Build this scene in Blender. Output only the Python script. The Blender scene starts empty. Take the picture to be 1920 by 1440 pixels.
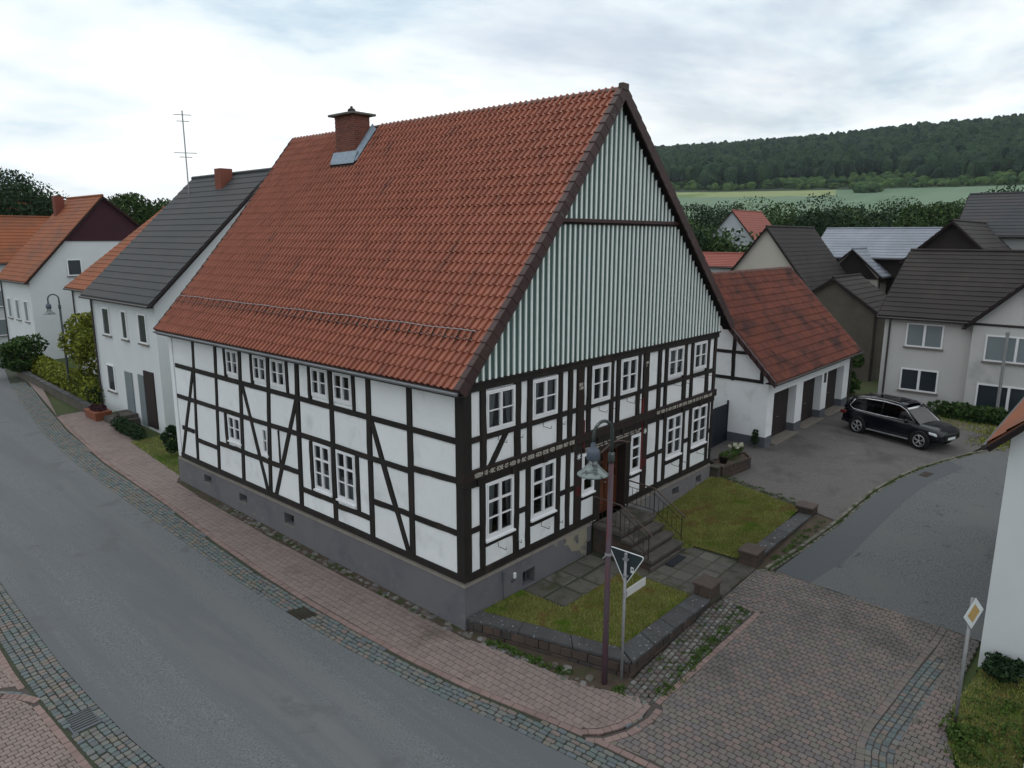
import bpy, bmesh, math, random
import numpy as np
from mathutils import Vector, Matrix, Euler
random.seed(7); rng = np.random.default_rng(7)
R = math.radians
sc = bpy.context.scene
COL = sc.collection

# ------------------------------------------------------------------ camera
cam_d = bpy.data.cameras.new("camera"); cam = bpy.data.objects.new("camera", cam_d); COL.objects.link(cam)
YAW, PITCH, ROLL, FPX = 0.845298, 0.202959, 0.002429, 1344.178
f_ = Vector((math.sin(YAW)*math.cos(PITCH), math.cos(YAW)*math.cos(PITCH), -math.sin(PITCH)))
r_ = Vector((math.cos(YAW), -math.sin(YAW), 0)); u_ = r_.cross(f_)
r2 = r_*math.cos(ROLL)+u_*math.sin(ROLL); u2 = -r_*math.sin(ROLL)+u_*math.cos(ROLL)
CAM = Vector((-10.3812, -10.6048, 7.5658))
m = Matrix((r2, u2, -f_)).transposed().to_4x4(); m.translation = CAM
cam.matrix_world = m
cam_d.sensor_width = 36; cam_d.lens = FPX/1920*36
cam_d.clip_start = 0.1; cam_d.clip_end = 6000
sc.camera = cam

# ------------------------------------------------------------------ world, sun, exposure
SUN_EL, SUN_AZ = 52, 20           # azimuth from +y towards +x
world = bpy.data.worlds.new("World"); sc.world = world; world.use_nodes = True
nt = world.node_tree; nt.nodes.clear()
def N(tree, typ, **kw):
    n = tree.nodes.new(typ)
    for k, v in kw.items():
        if k.startswith('i_'):
            key = k[2:]; key = int(key) if key.isdigit() else key
            n.inputs[key].default_value = v
        else: setattr(n, k, v)
    return n
def math_node(t, op, a, b=None, c=None):
    n = t.nodes.new('ShaderNodeMath'); n.operation = op
    for i, v in enumerate((a, b, c)):
        if v is None: continue
        if isinstance(v, (int, float)): n.inputs[i].default_value = v
        else: t.links.new(v, n.inputs[i])
    return n.outputs[0]
def ramp(t, fac, stops):
    n = t.nodes.new('ShaderNodeValToRGB'); e = n.color_ramp.elements
    while len(e) > 1: e.remove(e[-1])
    e[0].position = stops[0][0]; e[0].color = (*stops[0][1], 1)
    for p, c in stops[1:]:
        q = e.new(p); q.color = (*c, 1)
    t.links.new(fac, n.inputs[0]); return n.outputs[0]
def mixc(t, fac, a, b, typ='MIX'):
    n = t.nodes.new('ShaderNodeMix'); n.data_type = 'RGBA'; n.blend_type = typ
    for sock, v in ((n.inputs[0], fac), (n.inputs[6], a), (n.inputs[7], b)):
        if isinstance(v, (int, float)): sock.default_value = v
        elif isinstance(v, tuple): sock.default_value = (*v, 1)
        else: t.links.new(v, sock)
    return n.outputs[2]
sky = N(nt, 'ShaderNodeTexSky', sky_type='NISHITA', sun_disc=False, sun_elevation=R(SUN_EL), sun_rotation=R(SUN_AZ), altitude=200, dust_density=2.0)
bg_sky = mixc(nt, 1.0, sky.outputs[0], (0.105, 0.105, 0.105), 'MULTIPLY')
tc = N(nt, 'ShaderNodeTexCoord')
sep = N(nt, 'ShaderNodeSeparateXYZ'); nt.links.new(tc.outputs['Generated'], sep.inputs[0])
zz = math_node(nt, 'MAXIMUM', sep.outputs[2], 0.0)
den = math_node(nt, 'ADD', zz, 0.16)
cx = math_node(nt, 'DIVIDE', sep.outputs[0], den); cy = math_node(nt, 'DIVIDE', sep.outputs[1], den)
cmb = N(nt, 'ShaderNodeCombineXYZ'); nt.links.new(cx, cmb.inputs[0]); nt.links.new(cy, cmb.inputs[1])
n1 = N(nt, 'ShaderNodeTexNoise', i_Scale=0.85, i_Detail=9.0, i_Roughness=0.56, i_Distortion=0.25); nt.links.new(cmb.outputs[0], n1.inputs['Vector'])
mp2 = N(nt, 'ShaderNodeMapping'); mp2.inputs['Location'].default_value = (3.3, 7.1, 0); nt.links.new(cmb.outputs[0], mp2.inputs[0])
n2 = N(nt, 'ShaderNodeTexNoise', i_Scale=0.42, i_Detail=6.0, i_Roughness=0.6, i_Distortion=0.2); nt.links.new(mp2.outputs[0], n2.inputs['Vector'])
cloud = ramp(nt, n1.outputs[0], [(0.25, (0.52, 0.69, 0.84)), (0.345, (0.80, 0.97, 1.10)), (0.41, (1.06, 1.18, 1.24)), (0.53, (1.36, 1.41, 1.42))])
mask = ramp(nt, n2.outputs[0], [(0.30, (0.45, 0.45, 0.45)), (0.42, (0.95, 0.95, 0.95)), (0.6, (1, 1, 1))])
skyc = mixc(nt, mask, bg_sky, cloud)
grad = math_node(nt, 'MULTIPLY_ADD', zz, 0.08, 0.90)
gc = N(nt, 'ShaderNodeCombineXYZ')
for i in range(3): nt.links.new(grad, gc.inputs[i])
skyc = mixc(nt, 1.0, skyc, gc.outputs[0], 'MULTIPLY')
bgn = N(nt, 'ShaderNodeBackground', i_Strength=1.0); nt.links.new(skyc, bgn.inputs[0])
wo = N(nt, 'ShaderNodeOutputWorld'); nt.links.new(bgn.outputs[0], wo.inputs[0])
sl = bpy.data.lights.new("sun", 'SUN'); sl.energy = 0.5; sl.angle = R(25); sl.color = (1.0, 0.965, 0.91)
sun = bpy.data.objects.new("sun", sl); COL.objects.link(sun)
sd = Vector((math.sin(R(SUN_AZ))*math.cos(R(SUN_EL)), math.cos(R(SUN_AZ))*math.cos(R(SUN_EL)), math.sin(R(SUN_EL))))
sun.rotation_euler = sd.to_track_quat('Z', 'Y').to_euler()
vs = sc.view_settings; vs.view_transform = 'Standard'; vs.look = 'None'; vs.gamma = 1; vs.use_curve_mapping = False
vs.exposure = -0.12
sc.render.engine = 'CYCLES'
sc.cycles.max_bounces = 6; sc.cycles.diffuse_bounces = 3; sc.cycles.glossy_bounces = 3; sc.cycles.transparent_max_bounces = 8
sc.cycles.use_denoising = True

ALB = 0.84
# ------------------------------------------------------------------ materials
def mat(name, col, rough=0.85, var=0.25, vscale=3.0, bump=0.0, bscale=30.0, tint=0.0, cols=None, metal=0.0, spec=0.3,
        patch=None, detail=5.0, stretch=None, bdist=0.01):
    """procedural: base colour varied by noise, optional per-piece tint between cols, optional stains (patch=(colour, scale, lo, hi))"""
    if not metal:
        kk = lambda c_: tuple(q*ALB for q in c_)
        col = kk(col); cols = [kk(q) for q in cols] if cols else cols
        patch = [(kk(p_[0]),)+tuple(p_[1:]) for p_ in (patch if isinstance(patch, list) else [patch])] if patch else patch
    mt = bpy.data.materials.new(name); mt.use_nodes = True; t = mt.node_tree; t.nodes.clear()
    out = N(t, 'ShaderNodeOutputMaterial'); b = N(t, 'ShaderNodeBsdfPrincipled')
    b.inputs['Roughness'].default_value = rough; b.inputs['Metallic'].default_value = metal
    b.inputs['Specular IOR Level'].default_value = spec
    t.links.new(b.outputs[0], out.inputs[0])
    geo = N(t, 'ShaderNodeNewGeometry'); vec = geo.outputs['Position']
    if stretch:
        mp = N(t, 'ShaderNodeMapping'); mp.inputs['Scale'].default_value = stretch; t.links.new(vec, mp.inputs[0]); vec2 = mp.outputs[0]
    else: vec2 = vec
    base = col
    if cols or tint:
        oi = N(t, 'ShaderNodeObjectInfo'); at = N(t, 'ShaderNodeAttribute', attribute_name='tint')
        s = math_node(t, 'ADD', oi.outputs['Random'], at.outputs['Fac'])
        fr = math_node(t, 'FRACT', s)
        if cols:
            k = len(cols); n = t.nodes.new('ShaderNodeValToRGB'); n.color_ramp.interpolation = 'CONSTANT' if k > 3 else 'LINEAR'
            e = n.color_ramp.elements
            while len(e) > 1: e.remove(e[-1])
            e[0].position = 0; e[0].color = (*cols[0], 1)
            for i in range(1, k):
                q = e.new(i/k if k > 3 else i/(k-1)); q.color = (*cols[i], 1)
            t.links.new(fr, n.inputs[0]); base = n.outputs[0]
        if tint:
            v = math_node(t, 'MULTIPLY_ADD', fr, tint, 1-tint/2)
            cc = N(t, 'ShaderNodeCombineXYZ')
            for i in range(3): t.links.new(v, cc.inputs[i])
            base = mixc(t, 1.0, base, cc.outputs[0], 'MULTIPLY')
    if var:
        ns = N(t, 'ShaderNodeTexNoise', i_Scale=vscale, i_Detail=detail, i_Roughness=0.6); t.links.new(vec2, ns.inputs['Vector'])
        v = math_node(t, 'MULTIPLY_ADD', ns.outputs[0], var*2.4, 1-var*1.2)
        cc = N(t, 'ShaderNodeCombineXYZ')
        for i in range(3): t.links.new(v, cc.inputs[i])
        base = mixc(t, 1.0, base, cc.outputs[0], 'MULTIPLY')
    for pc in (patch if isinstance(patch, list) else [patch] if patch else []):
        pcol, psc, lo, hi = pc[:4]
        npn = N(t, 'ShaderNodeTexNoise', i_Scale=psc, i_Detail=6.0, i_Roughness=0.62, i_Distortion=0.3)
        if len(pc) > 5:
            mp = N(t, 'ShaderNodeMapping'); mp.inputs['Location'].default_value = (pc[4], pc[4]*2, 0); mp.inputs['Scale'].default_value = pc[5]; t.links.new(vec, mp.inputs[0]); t.links.new(mp.outputs[0], npn.inputs['Vector'])
        elif len(pc) > 4:
            mp = N(t, 'ShaderNodeMapping'); mp.inputs['Location'].default_value = (pc[4], pc[4]*2, 0); t.links.new(vec2, mp.inputs[0]); t.links.new(mp.outputs[0], npn.inputs['Vector'])
        else: t.links.new(vec2, npn.inputs['Vector'])
        rp = ramp(t, npn.outputs[0], [(lo, (0, 0, 0)), (hi, (1, 1, 1))])
        base = mixc(t, rp, base, pcol)
    if isinstance(base, tuple): b.inputs['Base Color'].default_value = (*base, 1)
    else: t.links.new(base, b.inputs['Base Color'])
    if bump:
        nb = N(t, 'ShaderNodeTexNoise', i_Scale=bscale, i_Detail=4.0); t.links.new(vec2, nb.inputs['Vector'])
        bp = N(t, 'ShaderNodeBump', i_Strength=bump, i_Distance=bdist); t.links.new(nb.outputs[0], bp.inputs['Height'])
        t.links.new(bp.outputs[0], b.inputs['Normal'])
    return mt
def glass_mat(name, tintc=(0.75, 0.8, 0.8), gl_=0.92):
    mt = bpy.data.materials.new(name); mt.use_nodes = True; t = mt.node_tree; t.nodes.clear()
    out = N(t, 'ShaderNodeOutputMaterial'); tr = N(t, 'ShaderNodeBsdfTransparent'); tr.inputs[0].default_value = (*tintc, 1)
    gl = N(t, 'ShaderNodeBsdfGlossy', i_Roughness=0.04); gl.inputs[0].default_value = (gl_, gl_, gl_*1.03, 1)
    fr = N(t, 'ShaderNodeFresnel', i_IOR=1.5)
    mx = N(t, 'ShaderNodeMixShader'); t.links.new(fr.outputs[0], mx.inputs[0]); t.links.new(tr.outputs[0], mx.inputs[1]); t.links.new(gl.outputs[0], mx.inputs[2])
    nb = N(t, 'ShaderNodeTexNoise', i_Scale=2.5); bp = N(t, 'ShaderNodeBump', i_Strength=0.08, i_Distance=0.02)
    geo = N(t, 'ShaderNodeNewGeometry'); t.links.new(geo.outputs['Position'], nb.inputs['Vector'])
    t.links.new(nb.outputs[0], bp.inputs['Height']); t.links.new(bp.outputs[0], gl.inputs['Normal'])
    t.links.new(mx.outputs[0], out.inputs[0]); return mt
def leaf_mat(name, a, b_, c=None):
    return mat(name, a, rough=0.75, var=0.35, vscale=1.2, cols=[a, b_, c or a], spec=0.15)

M = dict(
 plaster=mat('white_plaster', (0.84, 0.86, 0.885), 0.9, var=0.06, vscale=1.6, bump=0.8, bscale=32, bdist=0.014, tint=0.07, patch=[((0.64, 0.66, 0.66), 1.1, 0.56, 0.80), ((0.56, 0.57, 0.55), 1.0, 0.62, 0.80, 3.0, (3.5, 3.5, .5)), ((0.45, 0.45, 0.43), 7.0, 0.72, 0.76, 9.0)]),
 plaster_far=mat('pale_plaster', (0.56, 0.555, 0.55), 0.9, var=0.10, vscale=0.6, patch=((0.30, 0.31, 0.31), 0.5, 0.55, 0.8)),
 plaster_cream=mat('cream_plaster', (0.48, 0.45, 0.41), 0.9, var=0.10, vscale=0.6),
 plaster_grey=mat('grey_plaster', (0.33, 0.33, 0.34), 0.9, var=0.10, vscale=0.6),
 plaster_blue=mat('bluish_render', (0.44, 0.47, 0.51), 0.9, var=0.10, vscale=0.6),
 plaster_w2=mat('white_render', (0.68, 0.71, 0.73), 0.9, var=0.07, vscale=0.8, bump=0.1),
 timber=mat('black_timber', (0.016, 0.013, 0.012), 0.75, var=0.45, vscale=4, bump=0.5, bscale=18, tint=0.4, patch=((0.05, 0.035, 0.028), 2.2, 0.55, 0.8), stretch=(1, 1, 0.35)),
 timber_brown=mat('brown_timber', (0.022, 0.014, 0.0125), 0.7, var=0.4, vscale=4, bump=0.5, bscale=18, tint=0.3),
 red=mat('dark_red_paint', (0.13, 0.012, 0.016), 0.6, var=0.2),
 white=mat('white_window_paint', (0.86, 0.87, 0.90), 0.45, var=0.04),
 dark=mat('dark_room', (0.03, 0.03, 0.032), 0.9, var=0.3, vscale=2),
 curtain=mat('net_curtain', (0.42, 0.44, 0.44), 0.95, var=0.25, vscale=14, stretch=(1, 1, 0.1)),
 plinth=mat('grey_plinth_render', (0.150, 0.146, 0.158), 0.9, var=0.12, vscale=1.5, bump=0.3, bscale=25, patch=[((0.105, 0.105, 0.125), 0.8, 0.5, 0.7), ((0.22, 0.20, 0.165), 1.6, 0.62, 0.70, 5.0)]),
 plinth_peel=mat('peeling_plinth_render', (0.175, 0.17, 0.18), 0.9, var=0.2, vscale=1.5, bump=0.4, bscale=25, patch=[((0.215, 0.20, 0.175), 2.2, 0.58, 0.68), ((0.12, 0.12, 0.13), 3.0, 0.58, 0.68, 5.0)]),
 plinth_stain=mat('flaking_plinth_render', (0.155, 0.15, 0.162), 0.9, var=0.2, vscale=1.5, bump=0.4, bscale=25, patch=[((0.30, 0.27, 0.205), 1.3, 0.47, 0.53), ((0.12, 0.12, 0.13), 3.0, 0.56, 0.62, 5.0)]),
 ledge=mat('weathered_concrete_ledge', (0.19, 0.17, 0.15), 0.9, var=0.25, vscale=4, bump=0.4, bscale=30),
 green=mat('green_boarding', (0.060, 0.108, 0.104), 0.65, var=0.12, vscale=3, tint=0.22, bump=0.25, bscale=20, stretch=(1, 1, 0.1)),
 batten=mat('white_batten_paint', (0.88, 0.95, 0.93), 0.6, var=0.10, vscale=5),
 verge=mat('brown_verge', (0.052, 0.026, 0.026), 0.6, var=0.25, vscale=5, tint=0.3, patch=((0.10, 0.10, 0.085), 6, 0.60, 0.70)),
 soffit=mat('dark_soffit', (0.016, 0.009, 0.010), 0.8, var=0.3),
 tile=mat('clay_tile', (0.27, 0.075, 0.042), 0.50, var=0.12, vscale=2.0, cols=[(0.245, 0.070, 0.040), (0.335, 0.104, 0.060), (0.285, 0.084, 0.048)], bump=0.2, bscale=60, spec=0.5,
          patch=[((0.15, 0.055, 0.040), 2.4, 0.60, 0.74, 1.0, (.25, 1, .25)), ((0.11, 0.085, 0.070), 9, 0.66, 0.72, 3.0), ((0.19, 0.17, 0.13), 18, 0.69, 0.72, 6.0)]),
 tile_old=mat('old_clay_tile', (0.2, 0.06, 0.04), 0.75, var=0.3, vscale=1.5, cols=[(0.185, 0.065, 0.048), (0.245, 0.085, 0.060), (0.145, 0.062, 0.052)], bump=0.2, bscale=60, spec=0.25,
          patch=[((0.085, 0.045, 0.042), 0.8, 0.50, 0.62), ((0.045, 0.05, 0.032), 2.5, 0.68, 0.78, 3.0)]),
 under=mat('roof_underlay', (0.06, 0.022, 0.016), 0.9, var=0.3),
 ridge=mat('ridge_tile', (0.155, 0.070, 0.055), 0.8, var=0.3, vscale=4, tint=0.3, patch=((0.13, 0.13, 0.12), 5, 0.52, 0.62)),
 zinc=mat('zinc', (0.28, 0.29, 0.31), 0.5, var=0.25, vscale=4, metal=0.7),
 lead=mat('lead_flashing', (0.22, 0.27, 0.33), 0.5, var=0.35, vscale=8, metal=0.4),
 gutter=mat('dark_gutter', (0.05, 0.045, 0.045), 0.5, var=0.3, metal=0.4),
 iron=mat('rusty_iron', (0.035, 0.026, 0.022), 0.7, var=0.4, vscale=9, metal=0.3),
 railm=mat('worn_handrail', (0.085, 0.062, 0.052), 0.6, var=0.4, vscale=9, metal=0.3),
 brick=mat('chimney_brick', (0.2, 0.07, 0.05), 0.85, var=0.2, vscale=6, cols=[(0.17, 0.050, 0.035), (0.23, 0.075, 0.05), (0.12, 0.042, 0.036)]),
 mortar=mat('mortar', (0.26, 0.21, 0.18), 0.95, var=0.2),
 concrete=mat('weathered_concrete', (0.14, 0.135, 0.125), 0.9, var=0.3, vscale=3, bump=0.4, bscale=30, patch=((0.06, 0.065, 0.05), 4, 0.5, 0.65)),
 stone_dark=mat('dark_sandstone', (0.065, 0.052, 0.045), 0.9, var=0.35, vscale=5, bump=0.7, bscale=22, cols=[(0.060, 0.046, 0.040), (0.082, 0.058, 0.048), (0.050, 0.045, 0.043)]),
 stone_joint=mat('pale_joint', (0.10, 0.085, 0.068), 0.95, var=0.3, vscale=7),
 cap=mat('slate_grey_coping', (0.070, 0.071, 0.075), 0.85, var=0.25, vscale=3, bump=0.4, bscale=30, tint=0.25, patch=[((0.05, 0.05, 0.05), 2.0, .5, .65), ((0.46, 0.49, 0.48), 13.0, 0.635, 0.66, 4.0)]),
 cap_brown=mat('brown_pillar_cap', (0.085, 0.065, 0.058), 0.9, var=0.35, vscale=5, bump=0.5, bscale=26, patch=((0.20, 0.20, 0.18), 11, 0.66, 0.70)),
 step=mat('mossy_step_stone', (0.088, 0.080, 0.072), 0.9, var=0.35, vscale=4, bump=0.5, bscale=30, tint=0.2, patch=[((0.045, 0.043, 0.034), 2, 0.5, 0.62), ((0.35, 0.34, 0.31), 9, 0.70, 0.72, 4.0)]),
 slab=mat('mossy_slab', (0.105, 0.098, 0.088), 0.9, var=0.3, vscale=3, bump=0.4, bscale=26, tint=0.35, patch=[((0.055, 0.058, 0.030), 2.6, 0.52, 0.66), ((0.28, 0.27, 0.25), 14, 0.70, 0.72, 4.0)]),
 asphalt=mat('road_asphalt', (0.126, 0.136, 0.145), 0.9, var=0.62, vscale=30, detail=1.5, bump=0.8, bscale=60, patch=[((0.112, 0.120, 0.130), 1.0, 0.44, 0.60, 2.0, (1.1, .07, 1)), ((0.138, 0.142, 0.145), 0.7, 0.52, 0.66, 8.0, (1.3, .12, 1)), ((0.108, 0.112, 0.118), 0.55, 0.60, 0.66, 15.0), ((0.15, 0.15, 0.148), 1.9, 0.66, 0.74, 31.0), ((0.25, 0.25, 0.24), 3.2, 0.80, 0.83, 21.0)]),
 asphalt2=mat('worn_side_asphalt', (0.112, 0.117, 0.122), 0.9, var=0.65, vscale=24, detail=1.5, bump=0.8, bscale=50, patch=[((0.060, 0.062, 0.066), 1.6, 0.61, 0.66), ((0.125, 0.128, 0.130), 0.5, 0.45, 0.65, 8.0)]),
 asphalt3=mat('dark_fresh_asphalt', (0.084, 0.091, 0.099), 0.85, var=0.25, vscale=40, detail=1.5, bump=0.2, bscale=90),
 forecourt=mat('brown_grit_forecourt', (0.118, 0.108, 0.106), 0.95, var=0.45, vscale=18, detail=3, bump=0.5, bscale=60, patch=[((0.075, 0.068, 0.066), 0.6, 0.5, 0.68), ((0.155, 0.145, 0.135), 0.9, 0.62, 0.75, 4.0), ((0.05, 0.055, 0.035), 1.4, 0.66, 0.76, 9.0)]),
 joint=mat('paver_joint_soil', (0.074, 0.063, 0.058), 0.95, var=0.3, vscale=8),
 joint_green=mat('mossy_joint', (0.045, 0.052, 0.034), 0.95, var=0.4, vscale=6),
 paver=mat('pink_paver', (0.20, 0.14, 0.13), 0.88, var=0.12, vscale=1.5, bump=0.3, bscale=60, cols=[(0.205, 0.160, 0.148), (0.245, 0.190, 0.174), (0.220, 0.176, 0.160)], patch=[((0.13, 0.105, 0.09), 0.7, 0.56, 0.75), ((0.30, 0.28, 0.26), 2.3, 0.76, 0.8, 6.0)]),
 paver_soldier=mat('rosy_paver', (0.225, 0.158, 0.145), 0.88, var=0.15, vscale=2, bump=0.3, bscale=60, tint=0.25),
 paver_street=mat('grey_brown_paver', (0.12, 0.1, 0.1), 0.88, var=0.12, vscale=1.2, bump=0.3, bscale=60, cols=[(0.164, 0.138, 0.130), (0.146, 0.130, 0.130), (0.186, 0.144, 0.134), (0.152, 0.140, 0.122), (0.172, 0.148, 0.138), (0.136, 0.120, 0.120)],
          patch=[((0.215, 0.168, 0.154), 0.32, 0.52, 0.68), ((0.105, 0.098, 0.094), 0.55, 0.54, 0.68, 4.0), ((0.085, 0.088, 0.062), 1.7, 0.62, 0.72, 14.0), ((0.34, 0.33, 0.31), 4.0, 0.755, 0.775, 24.0)]),
 cobble=mat('mixed_cobble', (0.12, 0.14, 0.14), 0.85, var=0.2, vscale=6, bump=0.6, bscale=40, cols=[(0.110, 0.136, 0.140), (0.140, 0.136, 0.130), (0.115, 0.142, 0.140), (0.175, 0.145, 0.135), (0.120, 0.138, 0.150), (0.155, 0.158, 0.148), (0.165, 0.148, 0.126), (0.105, 0.118, 0.124), (0.138, 0.15, 0.144)],
          patch=((0.05, 0.06, 0.035), 2.2, 0.62, 0.75)),
 cobble_wild=mat('rough_fieldstone', (0.14, 0.13, 0.12), 0.9, var=0.25, vscale=6, bump=0.7, bscale=30, cols=[(0.120, 0.112, 0.100), (0.160, 0.150, 0.138), (0.130, 0.105, 0.098), (0.19, 0.19, 0.18), (0.105, 0.105, 0.105)]),
 kerb=mat('kerb_stone', (0.15, 0.14, 0.12), 0.9, var=0.3, vscale=4, bump=0.5, bscale=30, tint=0.3, patch=((0.055, 0.065, 0.03), 2.5, 0.5, 0.62)),
 soil=mat('dry_soil', (0.075, 0.055, 0.042), 0.95, var=0.4, vscale=5, bump=0.7, bscale=20, patch=((0.045, 0.055, 0.022), 1.8, 0.5, 0.62)),
 meadow=mat('meadow', (0.050, 0.072, 0.022), 0.95, var=0.4, vscale=0.3, patch=((0.075, 0.062, 0.032), 0.12, 0.5, 0.65)),
 lawn=mat('lawn_soil', (0.075, 0.092, 0.022), 0.95, var=0.35, vscale=3, patch=((0.105, 0.075, 0.028), 1.3, 0.53, 0.68)),
 grass=mat('grass_blades', (0.2, 0.24, 0.05), 0.8, var=0.4, vscale=1.6, cols=[(0.17, 0.21, 0.035), (0.26, 0.285, 0.065), (0.42, 0.38, 0.18)], spec=0.1, patch=[((0.27, 0.19, 0.075), 1.5, 0.53, 0.64), ((0.13, 0.23, 0.025), 0.9, 0.53, 0.64, 7.0)]),
 weed=leaf_mat('weed_leaves', (0.045, 0.095, 0.018), (0.075, 0.125, 0.025), (0.035, 0.065, 0.016)),
 field=mat('wheat_field', (0.13, 0.20, 0.125), 0.95, var=0.12, vscale=0.02, patch=[((0.17, 0.22, 0.12), 0.012, 0.5, 0.56, 0.0, (1, .3, 1)), ((0.10, 0.17, 0.10), 0.01, 0.52, 0.6, 200.0, (.4, 1, 1))]),
 field2=mat('dry_meadow', (0.24, 0.28, 0.125), 0.95, var=0.2, vscale=0.02, patch=((0.12, 0.19, 0.06), 0.02, 0.5, 0.6)),
 hillm=mat('forest_floor', (0.018, 0.035, 0.016), 0.95, var=0.3, vscale=0.02),
 forest=mat('forest_crowns', (0.025, 0.05, 0.025), 0.95, var=0.45, vscale=0.012, cols=[(0.009, 0.024, 0.018), (0.042, 0.076, 0.038), (0.018, 0.038, 0.027)], bump=1.0, bscale=0.6, bdist=2.5, spec=0.05),
 scrub=mat('scrub_crowns', (0.05, 0.1, 0.03), 0.95, var=0.35, vscale=0.03, cols=[(0.030, 0.065, 0.028), (0.075, 0.125, 0.040), (0.016, 0.038, 0.022)], bump=1.0, bscale=0.6, bdist=1.5, spec=0.05),
 leaf_dark=leaf_mat('dark_leaves', (0.014, 0.032, 0.014), (0.026, 0.054, 0.018), (0.018, 0.040, 0.020)),
 leaf_mid=leaf_mat('mid_green_leaves', (0.030, 0.065, 0.018), (0.052, 0.095, 0.022), (0.022, 0.045, 0.016)),
 leaf_yellow=leaf_mat('yellow_green_leaves', (0.14, 0.17, 0.018), (0.20, 0.21, 0.025), (0.085, 0.12, 0.02)),
 flower=mat('cream_petals', (0.62, 0.62, 0.50), 0.8, var=0.1),
 bark=mat('bark', (0.06, 0.048, 0.038), 0.95, var=0.4, vscale=6, bump=0.8),
 pole_red=mat('faded_maroon_paint', (0.115, 0.035, 0.042), 0.5, var=0.2, vscale=5, patch=((0.085, 0.060, 0.078), 2.2, 0.48, 0.6), stretch=(1, 1, 0.25)),
 pole_green=mat('dark_green_grey_paint', (0.050, 0.062, 0.062), 0.5, var=0.35, vscale=7, patch=((0.20, 0.20, 0.18), 9, 0.64, 0.70)),
 lamp_blue=mat('blue_grey_enamel', (0.085, 0.105, 0.14), 0.4, var=0.1),
 lamp_shade=mat('weathered_lamp_shade', (0.20, 0.235, 0.235), 0.45, var=0.45, vscale=9, patch=[((0.06, 0.075, 0.075), 10, 0.50, 0.60), ((0.45, 0.48, 0.47), 14, 0.64, 0.70, 3.0)]),
 lamp_glass=mat('frosted_lamp_glass', (0.45, 0.48, 0.50), 0.25, var=0.1, vscale=8),
 galv=mat('galvanised_steel', (0.26, 0.26, 0.27), 0.55, var=0.2, vscale=12, metal=0.3),
 sign_back=mat('sign_back_grey', (0.028, 0.040, 0.046), 0.6, var=0.15),
 sign_white=mat('sign_white', (0.75, 0.78, 0.80), 0.4, var=0.05),
 sign_red=mat('sign_red', (0.45, 0.02, 0.02), 0.4, var=0.05),
 sign_yellow=mat('sign_yellow', (0.52, 0.33, 0.10), 0.4, var=0.05),
 door=mat('red_brown_door', (0.080, 0.026, 0.014), 0.45, var=0.3, vscale=4, bump=0.2, stretch=(1, 1, 0.2)),
 door_light=mat('orange_brown_door_panel', (0.115, 0.038, 0.018), 0.45, var=0.3, vscale=4, stretch=(1, 1, 0.2)),
 garage_door=mat('dark_brown_garage_door', (0.030, 0.022, 0.021), 0.7, var=0.25, vscale=3, tint=0.3),
 gate_blue=mat('dark_blue_gate', (0.012, 0.017, 0.026), 0.6, var=0.2, tint=0.2),
 plinth_blue=mat('slate_blue_plinth', (0.105, 0.115, 0.135), 0.85, var=0.15, vscale=3),
 rubber=mat('rubber', (0.012, 0.012, 0.013), 0.8, var=0.2),
 mat_dark=mat('dark_doormat', (0.018, 0.022, 0.030), 0.95, var=0.2, vscale=20, bump=0.6, bscale=120),
 paint_black=mat('black_car_paint', (0.004, 0.005, 0.009), 0.16, var=0.05, spec=0.32),
 paint_grey=mat('blue_grey_car_paint', (0.10, 0.14, 0.19), 0.2, var=0.05, spec=0.6),
 trim_black=mat('black_plastic_trim', (0.010, 0.010, 0.011), 0.6, var=0.2),
 chrome=mat('chrome', (0.62, 0.64, 0.68), 0.22, var=0.05, metal=0.85),
 alloy=mat('alloy_wheel', (0.42, 0.43, 0.45), 0.3, var=0.1, metal=0.7),
 headlight=mat('headlight_lens', (0.62, 0.66, 0.70), 0.1, var=0.05, spec=0.8),
 taillight=mat('taillight_lens', (0.14, 0.008, 0.010), 0.15, var=0.05, spec=0.8),
 glass=glass_mat('window_glass', (0.62, 0.66, 0.68)),
 car_glass=glass_mat('car_glass', (0.10, 0.13, 0.13), gl_=0.45),
 roof_slate=mat('grey_slate_roof', (0.055, 0.057, 0.063), 0.8, var=0.15, vscale=0.8, patch=((0.068, 0.060, 0.064), 0.5, 0.5, 0.7)),
 roof_dark=mat('dark_brown_roof', (0.030, 0.025, 0.025), 0.85, var=0.2, vscale=0.8, patch=((0.042, 0.036, 0.033), 0.5, 0.5, 0.7)),
 roof_orange=mat('orange_tile_roof', (0.25, 0.075, 0.030), 0.8, var=0.2, vscale=0.7, patch=((0.15, 0.062, 0.035), 0.5, 0.5, 0.7)),
 roof_red=mat('salmon_tile_roof', (0.30, 0.095, 0.075), 0.8, var=0.12, vscale=0.7),
 roof_metal=mat('sheet_metal_roof', (0.21, 0.23, 0.27), 0.6, var=0.3, vscale=0.6, metal=0.2),
 maroon=mat('maroon_slate_hanging', (0.048, 0.015, 0.022), 0.85, var=0.2, vscale=1.0),
 wood_dark=mat('tarred_boarding', (0.022, 0.017, 0.016), 0.85, var=0.3, vscale=2),
 stone_wall=mat('rubble_stone', (0.10, 0.088, 0.072), 0.9, var=0.35, vscale=1.5, bump=0.5, bscale=4),
 terracotta=mat('terracotta', (0.24, 0.08, 0.045), 0.8, var=0.2),
 letter=mat('cream_lettering', (0.66, 0.63, 0.56), 0.7, var=0.1),
)

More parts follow.
